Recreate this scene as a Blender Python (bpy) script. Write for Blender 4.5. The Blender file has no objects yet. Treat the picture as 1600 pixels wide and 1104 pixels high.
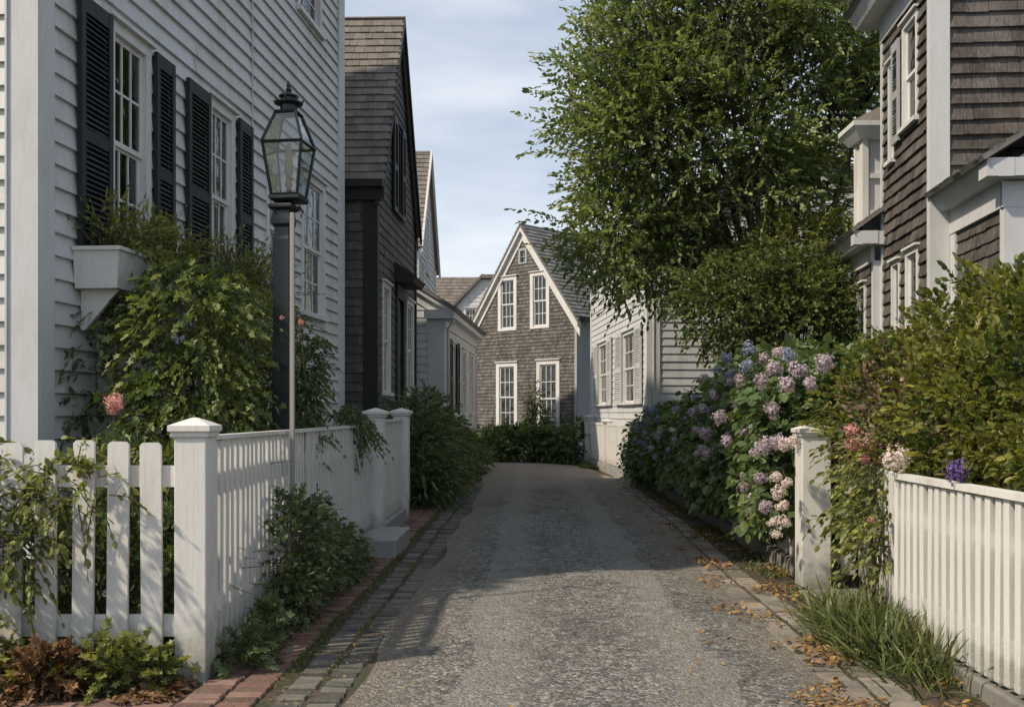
import bpy, math, random
import numpy as np
from mathutils import Vector, Matrix
R = math.radians
random.seed(7)
rng = np.random.default_rng(11)
sc = bpy.context.scene
C = sc.collection

# ------------------------------------------------------------------ camera
H = 1.5; F = 1600.0; CX = 830.0; CY = 645.0
cd = bpy.data.cameras.new('camera'); cam = bpy.data.objects.new('camera', cd); C.objects.link(cam)
cam.location = (0, 0, H); cam.rotation_euler = (R(90), 0, 0)
cd.sensor_width = 36; cd.lens = 36.0
cd.shift_x = (800 - CX) / 1600; cd.shift_y = (CY - 552) / 1600
cd.clip_end = 2000; cd.clip_start = 0.05
sc.camera = cam
# ------------------------------------------------------------------ sun and sky
SUN_EL = 46.0
SX, SY = -1.0, -0.50                       # where the sun stands, seen from above
SUN_AZ = math.atan2(SX, SY)
sd = bpy.data.lights.new('sun', 'SUN'); sd.energy = 3.4; sd.angle = R(1.6); sd.color = (1.0, 0.87, 0.69)
so = bpy.data.objects.new('sun', sd); C.objects.link(so)
hz = math.cos(R(SUN_EL)); n_ = math.hypot(SX, SY)
sv = Vector((SX / n_ * hz, SY / n_ * hz, math.sin(R(SUN_EL))))
so.rotation_euler = sv.to_track_quat('Z', 'Y').to_euler(); so.location = (-20, -12, 20)
w = bpy.data.worlds.new('World'); sc.world = w; w.use_nodes = True
nt = w.node_tree; nt.nodes.clear()
def N(t, kind, **kw):
    n = t.nodes.new(kind)
    for k, v in kw.items():
        if hasattr(n, k): setattr(n, k, v)
    return n
wo = N(nt, 'ShaderNodeOutputWorld'); bg = N(nt, 'ShaderNodeBackground'); bg.inputs['Strength'].default_value = 0.15
sky = N(nt, 'ShaderNodeTexSky'); sky.sky_type = 'NISHITA'; sky.sun_disc = False
sky.sun_elevation = R(SUN_EL); sky.sun_rotation = SUN_AZ; sky.air_density = 1.0; sky.dust_density = 1.5; sky.ozone_density = 1.5
tc = N(nt, 'ShaderNodeTexCoord')
mp = N(nt, 'ShaderNodeMapping'); mp.inputs['Scale'].default_value = (1.0, 1.0, 3.6); mp.inputs['Rotation'].default_value = (0.12, 0.05, 0)
no = N(nt, 'ShaderNodeTexNoise'); no.inputs['Scale'].default_value = 2.4; no.inputs['Detail'].default_value = 6; no.inputs['Roughness'].default_value = 0.5
cr = N(nt, 'ShaderNodeValToRGB'); cr.color_ramp.elements[0].position = 0.38; cr.color_ramp.elements[1].position = 0.64
cr.color_ramp.elements[0].color = (1.85, 2.3, 2.95, 1); cr.color_ramp.elements[1].color = (4.25, 4.35, 4.5, 1)
mx = N(nt, 'ShaderNodeMix'); mx.data_type = 'RGBA'; mx.inputs['Factor'].default_value = 0.80
nt.links.new(tc.outputs['Generated'], mp.inputs['Vector']); nt.links.new(mp.outputs[0], no.inputs['Vector'])
nt.links.new(no.outputs['Fac'], cr.inputs[0]); nt.links.new(cr.outputs[0], mx.inputs['B'])
nt.links.new(sky.outputs[0], mx.inputs['A']); nt.links.new(mx.outputs['Result'], bg.inputs[0]); nt.links.new(bg.outputs[0], wo.inputs[0])
sc.view_settings.view_transform = 'Standard'; sc.view_settings.look = 'None'
sc.view_settings.exposure = 0.53; sc.view_settings.gamma = 1
sc.cycles.max_bounces = 7; sc.cycles.transparent_max_bounces = 12

# ------------------------------------------------------------------ pixel helpers (photo pixels -> metres)
def W(x, y, Y): return Vector(((x - CX) * Y / F, Y, H + (CY - y) * Y / F))
# ------------------------------------------------------------------ materials
def newmat(name):
    m = bpy.data.materials.new(name); m.use_nodes = True
    t = m.node_tree; t.nodes.clear()
    o = N(t, 'ShaderNodeOutputMaterial'); b = N(t, 'ShaderNodeBsdfPrincipled')
    t.links.new(b.outputs[0], o.inputs[0])
    return m, t, b, o
def noise(t, scale, detail=4, rough=0.55, stretch=(1, 1, 1), coord='Object'):
    c = N(t, 'ShaderNodeTexCoord'); mpn = N(t, 'ShaderNodeMapping'); mpn.inputs['Scale'].default_value = stretch
    n = N(t, 'ShaderNodeTexNoise'); n.inputs['Scale'].default_value = scale; n.inputs['Detail'].default_value = detail; n.inputs['Roughness'].default_value = rough
    t.links.new(c.outputs[coord], mpn.inputs[0]); t.links.new(mpn.outputs[0], n.inputs['Vector'])
    return n.outputs['Fac']
def ramp(t, src, stops):
    r = N(t, 'ShaderNodeValToRGB'); e = r.color_ramp.elements
    while len(e) < len(stops): e.new(0.5)
    for el, (p, c) in zip(e, stops):
        el.position = p; el.color = (c[0], c[1], c[2], 1) if not isinstance(c, (int, float)) else (c, c, c, 1)
    t.links.new(src, r.inputs[0]); return r.outputs[0]
def mix(t, fac, a, b, mode='MIX'):
    m = N(t, 'ShaderNodeMix'); m.data_type = 'RGBA'; m.blend_type = mode
    for s, v in (('Factor', fac), ('A', a), ('B', b)):
        if isinstance(v, (int, float)): m.inputs[s].default_value = v if s == 'Factor' else (v, v, v, 1)
        elif isinstance(v, tuple): m.inputs[s].default_value = (*v, 1)
        else: t.links.new(v, m.inputs[s])
    return m.outputs['Result']
def math_(t, op, a, b=0.0):
    m = N(t, 'ShaderNodeMath'); m.operation = op
    for i, v in enumerate((a, b)):
        if isinstance(v, (int, float)): m.inputs[i].default_value = v
        else: t.links.new(v, m.inputs[i])
    return m.outputs[0]
def tone(t):
    a = N(t, 'ShaderNodeAttribute'); a.attribute_name = 'tone'; return a.outputs['Fac']
def bump(t, b, h, strength, dist=0.01):
    n = N(t, 'ShaderNodeBump'); n.inputs['Strength'].default_value = strength; n.inputs['Distance'].default_value = dist
    t.links.new(h, n.inputs['Height']); t.links.new(n.outputs[0], b.inputs['Normal'])

def paint(name, col, dirt=(0.30, 0.27, 0.22), amount=0.55, rough=0.55, wear=True, splash=False):
    m, t, b, o = newmat(name)
    d1 = noise(t, 3.0, 6, 0.65, (1, 1, 0.35)); d2 = noise(t, 55, 3, 0.6, (1, 1, 0.06)); d3 = noise(t, 0.9, 5, 0.6)
    f = ramp(t, d1, [(0.48, 0.0), (0.78, amount)])
    f2 = ramp(t, d2, [(0.5, 0.0), (0.8, amount * 0.45)])
    c = mix(t, f, col, dirt)
    c = mix(t, f2, c, tuple(x * 0.55 for x in col))
    c = mix(t, ramp(t, d3, [(0.35, 0.0), (0.7, 0.25)]), c, tuple(x * 0.72 for x in col))
    c = mix(t, math_(t, 'MULTIPLY', tone(t), 0.20), c, tuple(x * 0.55 for x in col))
    if wear:
        d4 = noise(t, 22, 6, 0.7, (1, 1, 0.5))
        c = mix(t, ramp(t, d4, [(0.66, 0.0), (0.70, 0.65)]), c, (0.30, 0.27, 0.24))
    if splash:
        g = N(t, 'ShaderNodeNewGeometry'); sp = N(t, 'ShaderNodeSeparateXYZ'); t.links.new(g.outputs['Position'], sp.inputs[0])
        hh = math_(t, 'SUBTRACT', math_(t, 'MULTIPLY', noise(t, 9, 6, 0.7), 0.9), sp.outputs[2])
        c = mix(t, ramp(t, hh, [(0.05, 0.0), (0.42, 0.75)]), c, (0.17, 0.17, 0.12))
        nl = N(t, 'ShaderNodeTexVoronoi'); nl.inputs['Scale'].default_value = 9; tcx = N(t, 'ShaderNodeTexCoord'); t.links.new(tcx.outputs['Object'], nl.inputs['Vector'])
        c = mix(t, ramp(t, nl.outputs['Distance'], [(0.03, 0.8), (0.05, 0.0)]), c, (0.10, 0.07, 0.05))
    t.links.new(c, b.inputs['Base Color']); b.inputs['Roughness'].default_value = rough
    h = math_(t, 'ADD', noise(t, 60, 4, 0.6, (1, 1, 0.08)), noise(t, 14, 4, 0.6))
    bump(t, b, h, 0.35, 0.004)
    return m
def shingle_mat(name, lo, mid, hi, streak=0.5, var=0.45):
    m, t, b, o = newmat(name)
    tt = math_(t, 'ADD', math_(t, 'MULTIPLY', tone(t), var), math_(t, 'MULTIPLY', noise(t, 26, 5, 0.7, (1, 1, 0.10)), 1.0 - var))
    c = ramp(t, tt, [(0.15, lo), (0.5, mid), (0.85, hi)])
    s = noise(t, 70, 4, 0.65, (1, 1, 0.05)); s2 = noise(t, 2.0, 5, 0.6)
    c = mix(t, ramp(t, s, [(0.35, streak), (0.62, 0.0)]), c, tuple(x * 0.35 for x in lo))
    c = mix(t, ramp(t, s2, [(0.45, 0.0), (0.75, 0.45)]), c, hi)
    c = mix(t, ramp(t, noise(t, 30, 3, 0.6, (1, 1, 0.15)), [(0.60, 0.0), (0.8, 0.4)]), c, tuple(min(1, x * 1.5) for x in hi))
    t.links.new(c, b.inputs['Base Color']); b.inputs['Roughness'].default_value = 0.85
    bump(t, b, s, 0.6, 0.006)
    return m
def flat_mat(name, col, rough=0.5, var=0.3, metal=0.0, scale=8):
    m, t, b, o = newmat(name)
    c = mix(t, ramp(t, noise(t, scale, 5, 0.6), [(0.35, 0.0), (0.7, var)]), col, tuple(x * 0.45 for x in col))
    t.links.new(c, b.inputs['Base Color']); b.inputs['Roughness'].default_value = rough; b.inputs['Metallic'].default_value = metal
    bump(t, b, noise(t, scale * 6, 4, 0.6), 0.2, 0.003)
    return m
GB = 1.6
def leaf_mat(name, lo, mid, hi, trans=0.3, rough=0.45):
    m, t, b, o = newmat(name)
    lo, mid, hi = [(min(.9, q[0] * GB * 1.07), min(.9, q[1] * GB * .96), min(.9, q[2] * GB * 1.15)) for q in (lo, mid, hi)] if name[:5] not in ('blue_','lilac','pale_','pink_','viole','dead_','litte') else (lo, mid, hi)
    c = ramp(t, tone(t), [(0.0, lo), (0.55, mid), (1.0, hi)])
    c = mix(t, ramp(t, noise(t, 1.6, 4, 0.6), [(0.42, 0.0), (0.68, 0.5)]), c, hi)
    t.links.new(c, b.inputs['Base Color']); b.inputs['Roughness'].default_value = rough; b.inputs['Specular IOR Level'].default_value = 0.35
    tr = N(t, 'ShaderNodeBsdfTranslucent'); cc = mix(t, 1.0, c, (1.4, 1.35, 0.7), 'MULTIPLY'); t.links.new(cc, tr.inputs[0])
    ms = N(t, 'ShaderNodeMixShader'); ms.inputs[0].default_value = trans
    t.links.new(b.outputs[0], ms.inputs[1]); t.links.new(tr.outputs[0], ms.inputs[2]); t.links.new(ms.outputs[0], o.inputs[0])
    return m
def glass_mat(name, tint=(0.62, 0.66, 0.66), refl=0.05, wob=0.8):
    m, t, b, o = newmat(name); t.nodes.remove(b)
    tr = N(t, 'ShaderNodeBsdfTransparent'); tr.inputs[0].default_value = (*tint, 1)
    gl = N(t, 'ShaderNodeBsdfGlossy'); gl.inputs['Roughness'].default_value = 0.03; gl.inputs[0].default_value = (0.9, 0.92, 0.93, 1)
    bp = N(t, 'ShaderNodeBump'); bp.inputs['Strength'].default_value = wob; bp.inputs['Distance'].default_value = 0.02
    t.links.new(noise(t, 5, 2, 0.5), bp.inputs['Height']); t.links.new(bp.outputs[0], gl.inputs['Normal'])
    fr = N(t, 'ShaderNodeFresnel'); fr.inputs[0].default_value = 1.5
    f = math_(t, 'ADD', fr.outputs[0], refl)
    ms = N(t, 'ShaderNodeMixShader'); t.links.new(f, ms.inputs[0]); t.links.new(tr.outputs[0], ms.inputs[1]); t.links.new(gl.outputs[0], ms.inputs[2])
    t.links.new(ms.outputs[0], o.inputs[0]); return m

M = {}
M['white'] = paint('white_paint', (0.66, 0.66, 0.64), amount=0.5)
M['white_clap'] = paint('white_clapboard', (0.57, 0.58, 0.58), amount=0.75, wear=False)
M['fence'] = paint('fence_paint', (0.68, 0.665, 0.63), amount=0.8, splash=True)
M['pole'] = paint('weathered_pole_paint', (0.30, 0.295, 0.28), amount=0.9)
M['trim'] = paint('trim_paint', (0.57, 0.58, 0.585), amount=0.5, wear=False)
M['gray_paint'] = paint('grey_paint', (0.34, 0.36, 0.37), amount=0.3, wear=False)
M['black_paint'] = paint('black_paint', (0.011, 0.012, 0.012), dirt=(0.04, 0.04, 0.035), amount=0.35, rough=0.7, wear=False)
M['shutter'] = paint('shutter_paint', (0.008, 0.013, 0.014), dirt=(0.05, 0.055, 0.05), amount=0.25, rough=0.6, wear=False)
M['sh_dark'] = shingle_mat('dark_shingle', (0.055, 0.05, 0.045), (0.095, 0.09, 0.085), (0.15, 0.145, 0.135))
M['sh_roof'] = shingle_mat('roof_shingle', (0.10, 0.087, 0.073), (0.155, 0.137, 0.117), (0.225, 0.20, 0.175), 0.35)
M['sh_brown'] = shingle_mat('brown_shingle', (0.033, 0.027, 0.023), (0.078, 0.066, 0.058), (0.21, 0.19, 0.175), 0.7, 0.3)
M['sh_grey'] = shingle_mat('grey_shingle', (0.060, 0.053, 0.047), (0.112, 0.101, 0.091), (0.22, 0.203, 0.187), 0.5)
M['sh_roof2'] = shingle_mat('grey_roof_shingle', (0.10, 0.095, 0.09), (0.17, 0.165, 0.155), (0.26, 0.25, 0.24), 0.35)
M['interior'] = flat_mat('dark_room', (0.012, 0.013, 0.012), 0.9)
M['curtain'] = flat_mat('curtain_cloth', (0.55, 0.53, 0.48), 0.9, 0.35, scale=3)
M['glass'] = glass_mat('window_glass')
M['lampglass'] = glass_mat('lantern_glass', (0.80, 0.84, 0.84), 0.06, 0.1)
M['iron'] = flat_mat('lamp_iron', (0.012, 0.016, 0.017), 0.38, 0.2)
M['brass'] = flat_mat('burner_brass', (0.35, 0.27, 0.14), 0.4, 0.4)
M['stone'] = flat_mat('step_stone', (0.30, 0.30, 0.285), 0.85, 0.6, scale=9)
M['curbstone'] = flat_mat('curb_stone', (0.20, 0.19, 0.165), 0.9, 0.7, scale=6)
M['bark'] = flat_mat('bark', (0.085, 0.068, 0.052), 0.9, 0.6, scale=14)
M['stem'] = flat_mat('stem', (0.07, 0.06, 0.03), 0.8, 0.4)
M['brick_wall'] = flat_mat('chimney_brick', (0.22, 0.10, 0.07), 0.9, 0.5)
M['lf_tree'] = leaf_mat('tree_leaf', (0.022, 0.040, 0.015), (0.068, 0.108, 0.032), (0.20, 0.25, 0.085), 0.42, 0.38)
M['lf_dark'] = leaf_mat('dark_leaf', (0.014, 0.028, 0.009), (0.032, 0.058, 0.015), (0.085, 0.12, 0.028), 0.28)
M['lf_shrub'] = leaf_mat('shrub_leaf', (0.018, 0.034, 0.011), (0.042, 0.070, 0.020), (0.12, 0.15, 0.04), 0.34)
M['lf_yellow'] = leaf_mat('yellowgreen_leaf', (0.013, 0.027, 0.006), (0.044, 0.069, 0.013), (0.195, 0.20, 0.035), 0.38)
M['lf_bronze'] = leaf_mat('bronze_leaf', (0.05, 0.035, 0.02), (0.10, 0.075, 0.04), (0.22, 0.16, 0.10), 0.3)
M['lf_climb'] = leaf_mat('climber_leaf', (0.018, 0.036, 0.008), (0.046, 0.080, 0.018), (0.15, 0.185, 0.04), 0.36)
M['lf_vine'] = leaf_mat('vine_leaf', (0.030, 0.048, 0.012), (0.085, 0.115, 0.026), (0.20, 0.225, 0.05), 0.35)
M['lf_hyd'] = leaf_mat('hydrangea_leaf', (0.024, 0.044, 0.015), (0.056, 0.095, 0.030), (0.11, 0.16, 0.045), 0.28)
M['lf_fern'] = leaf_mat('fern_leaf', (0.024, 0.045, 0.016), (0.052, 0.085, 0.030), (0.10, 0.14, 0.05), 0.32)
M['lf_brown'] = leaf_mat('dead_leaf', (0.07, 0.034, 0.016), (0.15, 0.075, 0.034), (0.24, 0.14, 0.07), 0.15, 0.8)
M['lf_litter'] = leaf_mat('litter_leaf', (0.10, 0.055, 0.025), (0.22, 0.13, 0.05), (0.36, 0.22, 0.08), 0.1, 0.9)
M['grass'] = leaf_mat('grass_blade', (0.022, 0.036, 0.010), (0.045, 0.070, 0.018), (0.11, 0.13, 0.04), 0.3)
def petal(name, lo, mid, hi):
    return leaf_mat(name, lo, mid, hi, 0.25, 0.7)
M['pt_blue'] = petal('blue_petal', (0.11, 0.13, 0.22), (0.24, 0.27, 0.42), (0.50, 0.52, 0.66))
M['pt_lilac'] = petal('lilac_petal', (0.22, 0.16, 0.22), (0.40, 0.32, 0.40), (0.64, 0.56, 0.62))
M['pt_pale'] = petal('pale_petal', (0.46, 0.38, 0.40), (0.66, 0.56, 0.58), (0.80, 0.74, 0.73))
M['pt_pink'] = petal('pink_petal', (0.38, 0.14, 0.15), (0.60, 0.28, 0.29), (0.75, 0.46, 0.44))
M['pt_violet'] = petal('violet_petal', (0.06, 0.03, 0.14), (0.14, 0.08, 0.28), (0.28, 0.18, 0.45))
# road
def road_mat():
    m, t, b, o = newmat('worn_gravel_asphalt')
    c_ = N(t, 'ShaderNodeTexCoord'); v = N(t, 'ShaderNodeTexVoronoi'); v.inputs['Scale'].default_value = 48
    t.links.new(c_.outputs['Object'], v.inputs['Vector'])
    stones = ramp(t, v.outputs['Color'], [(0.12, (0.06, 0.058, 0.054)), (0.42, (0.23, 0.22, 0.203)), (0.75, (0.43, 0.41, 0.372)), (1.0, (0.8, 0.76, 0.69))])
    big = noise(t, 0.9, 6, 0.62, (1, 0.45, 1)); fine = noise(t, 190, 3, 0.7); mid = noise(t, 13, 6, 0.72)
    c = mix(t, ramp(t, fine, [(0.3, 0.0), (0.7, 0.4)]), stones, (0.31, 0.296, 0.27))
    c = mix(t, ramp(t, mid, [(0.47, 0.0), (0.62, 0.8)]), c, (0.085, 0.081, 0.075))
    c = mix(t, ramp(t, mid, [(0.52, 0.5), (0.36, 0.0)]), c, (0.17, 0.155, 0.13)) if False else c
    c = mix(t, ramp(t, big, [(0.48, 0.0), (0.66, 0.55)]), c, (0.085, 0.080, 0.072))
    sx = N(t, 'ShaderNodeSeparateXYZ'); t.links.new(c_.outputs['Object'], sx.inputs[0])
    wv_ = math_(t, 'ADD', math_(t, 'MULTIPLY', math_(t, 'ABSOLUTE', math_(t, 'SUBTRACT', sx.outputs[0], 0.36)), 1.0), math_(t, 'MULTIPLY', noise(t, 1.1, 5, 0.6), 0.5))
    c = mix(t, ramp(t, wv_, [(0.50, 0.0), (0.78, 0.5), (1.02, 0.5), (1.25, 0.0)]), c, (0.38, 0.36, 0.325))
    vc = N(t, 'ShaderNodeTexVoronoi'); vc.feature = 'DISTANCE_TO_EDGE'; vc.inputs['Scale'].default_value = 0.9; mpv = N(t, 'ShaderNodeVectorMath'); mpv.operation = 'ADD'
    nzv = N(t, 'ShaderNodeTexNoise'); nzv.inputs['Scale'].default_value = 3.0; nzv.inputs['Detail'].default_value = 5; t.links.new(c_.outputs['Object'], nzv.inputs['Vector'])
    t.links.new(c_.outputs['Object'], mpv.inputs[0]); t.links.new(nzv.outputs['Color'], mpv.inputs[1]); t.links.new(mpv.outputs[0], vc.inputs['Vector'])
    crk = math_(t, 'MULTIPLY', ramp(t, vc.outputs['Distance'], [(0.0, 0.75), (0.011, 0.0)]), ramp(t, noise(t, 0.7, 3, 0.5), [(0.48, 0.0), (0.56, 1.0)]))
    c = mix(t, crk, c, (0.03, 0.028, 0.025))
    # dry sand drifted along the verges
    sep = N(t, 'ShaderNodeSeparateXYZ'); t.links.new(c_.outputs['Object'], sep.inputs[0])
    ed = math_(t, 'ABSOLUTE', math_(t, 'SUBTRACT', sep.outputs[0], 0.38))
    ed = math_(t, 'ADD', ed, math_(t, 'MULTIPLY', noise(t, 1.3, 5, 0.6), 0.9))
    c = mix(t, ramp(t, ed, [(0.95 / 2.2, 0.0), (1.0, 0.0)]) if False else ramp(t, math_(t, 'MULTIPLY', ed, 0.5), [(0.66, 0.0), (0.9, 0.7)]), c, (0.30, 0.255, 0.19))
    fy = ramp(t, math_(t, 'MULTIPLY', sep.outputs[1], 0.03), [(0.50, 0.0), (0.78, 0.8)])  # far lane paled to beige: sunlight on it put into the colour
    c = mix(t, fy, c, (0.34, 0.30, 0.245))
    t.links.new(c, b.inputs['Base Color']); b.inputs['Roughness'].default_value = 0.9
    h = math_(t, 'ADD', math_(t, 'MULTIPLY', v.outputs['Distance'], -1.2), math_(t, 'ADD', math_(t, 'MULTIPLY', fine, 0.7), math_(t, 'MULTIPLY', mid, 2.0)))
    bump(t, b, h, 1.0, 0.03)
    return m
M['road'] = road_mat()
def soil_mat():
    m, t, b, o = newmat('soil')
    c = ramp(t, noise(t, 9, 7, 0.7), [(0.3, (0.03, 0.022, 0.014)), (0.55, (0.075, 0.055, 0.035)), (0.75, (0.14, 0.105, 0.065))])
    g = ramp(t, noise(t, 1.7, 5, 0.6), [(0.5, 0.0), (0.62, 0.7)])
    c = mix(t, g, c, (0.035, 0.05, 0.015))
    t.links.new(c, b.inputs['Base Color']); b.inputs['Roughness'].default_value = 0.95
    bump(t, b, noise(t, 40, 6, 0.7), 0.9, 0.02); return m
M['soil'] = soil_mat()
def paver(name, lo, mid, hi):
    m, t, b, o = newmat(name)
    c = ramp(t, tone(t), [(0.0, lo), (0.5, mid), (1.0, hi)])
    c = mix(t, ramp(t, noise(t, 6, 6, 0.65), [(0.45, 0.0), (0.72, 0.6)]), c, (0.05, 0.05, 0.038))
    c = mix(t, ramp(t, noise(t, 45, 4, 0.7), [(0.5, 0.0), (0.7, 0.4)]), c, (0.25, 0.22, 0.18))
    t.links.new(c, b.inputs['Base Color']); b.inputs['Roughness'].default_value = 0.85
    bump(t, b, noise(t, 60, 5, 0.7), 0.7, 0.006); return m
M['brick'] = paver('sidewalk_brick', (0.085, 0.045, 0.035), (0.16, 0.082, 0.06), (0.23, 0.14, 0.11))
M['block'] = paver('granite_block', (0.045, 0.045, 0.038), (0.08, 0.077, 0.066), (0.14, 0.13, 0.108))
M['block_warm'] = paver('warm_granite_block', (0.12, 0.10, 0.08), (0.19, 0.165, 0.135), (0.28, 0.24, 0.20))

# ------------------------------------------------------------------ object helpers
class MB:
    def __init__(s): s.v = []; s.f = []; s.t = []
    def quad(s, a, b, c, d, tn=0.5):
        i = len(s.v); s.v += [tuple(a), tuple(b), tuple(c), tuple(d)]; s.f.append((i, i + 1, i + 2, i + 3)); s.t.append(tn)
    def poly(s, pts, tn=0.5):
        i = len(s.v); s.v += [tuple(p) for p in pts]; s.f.append(tuple(range(i, i + len(pts)))); s.t.append(tn)
    def hexa(s, p, tn=0.5):                    # 8 corners: bottom 4 (ccw from above), top 4
        i = len(s.v); s.v += [tuple(q) for q in p]
        for f in ((0, 3, 2, 1), (4, 5, 6, 7), (0, 1, 5, 4), (1, 2, 6, 5), (2, 3, 7, 6), (3, 0, 4, 7)):
            s.f.append(tuple(i + k for k in f)); s.t.append(tn)
    def box(s, x0, x1, y0, y1, z0, z1, tn=0.5):
        s.hexa([(x0, y0, z0), (x1, y0, z0), (x1, y1, z0), (x0, y1, z0), (x0, y0, z1), (x1, y0, z1), (x1, y1, z1), (x0, y1, z1)], tn)
    def tube(s, pts, rad, n=8, tn=0.5, cap=True):
        pts = [Vector(p) for p in pts]; rings = []
        if isinstance(rad, (int, float)): rad = [rad] * len(pts)
        for k, p in enumerate(pts):
            d = (pts[min(k + 1, len(pts) - 1)] - pts[max(k - 1, 0)]).normalized()
            a = d.cross(Vector((0.13, 0.31, 0.94)) if abs(d.z) < 0.9 else Vector((1, 0.1, 0))).normalized(); b = d.cross(a)
            i = len(s.v)
            for q in range(n):
                an = 2 * math.pi * q / n; s.v.append(tuple(p + (a * math.cos(an) + b * math.sin(an)) * rad[k]))
            rings.append(i)
        for k in range(len(rings) - 1):
            for q in range(n):
                q2 = (q + 1) % n; s.f.append((rings[k] + q, rings[k] + q2, rings[k + 1] + q2, rings[k + 1] + q)); s.t.append(tn)
        if cap:
            s.f.append(tuple(rings[0] + q for q in range(n))[::-1]); s.t.append(tn)
            s.f.append(tuple(rings[-1] + q for q in range(n))); s.t.append(tn)
    def lathe(s, cx, cy, prof, n=16, tn=0.5, square=False, rot=0.0):
        rings = []
        for r, z in prof:
            i = len(s.v)
            for q in range(n):
                an = 2 * math.pi * (q + (0.5 if square else 0)) / n + rot
                rr = r * (math.sqrt(2) if square else 1)
                s.v.append((cx + rr * math.cos(an), cy + rr * math.sin(an), z))
            rings.append(i)
        for k in range(len(rings) - 1):
            for q in range(n):
                q2 = (q + 1) % n; s.f.append((rings[k] + q, rings[k] + q2, rings[k + 1] + q2, rings[k + 1] + q)); s.t.append(tn)
        s.f.append(tuple(rings[0] + q for q in range(n))[::-1]); s.t.append(tn)
        s.f.append(tuple(rings[-1] + q for q in range(n))); s.t.append(tn)
def origin_of(o):
    v = Vector((0, 0, 0))
    while o is not None: v += o.location; o = o.parent
    return v
def tag(o, label=None, cat=None, group=None, kind=None):
    if label: o['label'] = label
    if cat: o['category'] = cat
    if group: o['group'] = group
    if kind: o['kind'] = kind
    return o
def thing(name, loc, label, cat, group=None):
    o = bpy.data.objects.new(name, None); o.location = loc; o.empty_display_size = 0.2; C.objects.link(o)
    return tag(o, label, cat, group)
def setmesh(me, tones, mat, smooth):
    a = me.attributes.new('tone', 'FLOAT', 'FACE'); a.data.foreach_set('value', np.asarray(tones, dtype=np.float32))
    me.materials.append(mat)
    if smooth: me.polygons.foreach_set('use_smooth', np.ones(len(me.polygons), dtype=bool))
def build(name, mb, mat, parent=None, smooth=False, base=None, bevel=0.0):
    off = origin_of(parent) if parent is not None else Vector(base or (0, 0, 0))
    me = bpy.data.meshes.new(name)
    me.from_pydata([(x - off.x, y - off.y, z - off.z) for x, y, z in mb.v], [], mb.f); 
    setmesh(me, mb.t, mat, smooth); me.update()
    o = bpy.data.objects.new(name, me); C.objects.link(o)
    if parent is not None: o.parent = parent
    elif base is not None: o.location = base
    if bevel:
        md = o.modifiers.new('bevel', 'BEVEL'); md.width = bevel; md.segments = 2; md.limit_method = 'ANGLE'
    return o
def struct(name, mb, mat, **kw):
    o = build(name, mb, mat, **kw); o['kind'] = 'structure'; return o
class Surf:                                    # a wall or roof plane: u along, v up, n outwards
    def __init__(s, O, U, V=(0, 0, 1), flip=False):
        s.O = Vector(O); s.U = Vector(U).normalized(); s.V = Vector(V).normalized(); s.N = s.U.cross(s.V) * (-1 if flip else 1)
    def p(s, u, v, n=0.0): return s.O + s.U * u + s.V * v + s.N * n
def sbox(mb, S, u0, u1, v0, v1, n0, n1, tn=0.5):
    mb.hexa([S.p(u0, v0, n0), S.p(u1, v0, n0), S.p(u1, v0, n1), S.p(u0, v0, n1), S.p(u0, v1, n0), S.p(u1, v1, n0), S.p(u1, v1, n1), S.p(u0, v1, n1)], tn)
def subtract(iv, holes):
    for h0, h1 in holes:
        out = []
        for a, b in iv:
            if h1 <= a or h0 >= b: out.append((a, b)); continue
            if a < h0: out.append((a, h0))
            if h1 < b: out.append((h1, b))
        iv = out
    return iv
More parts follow.
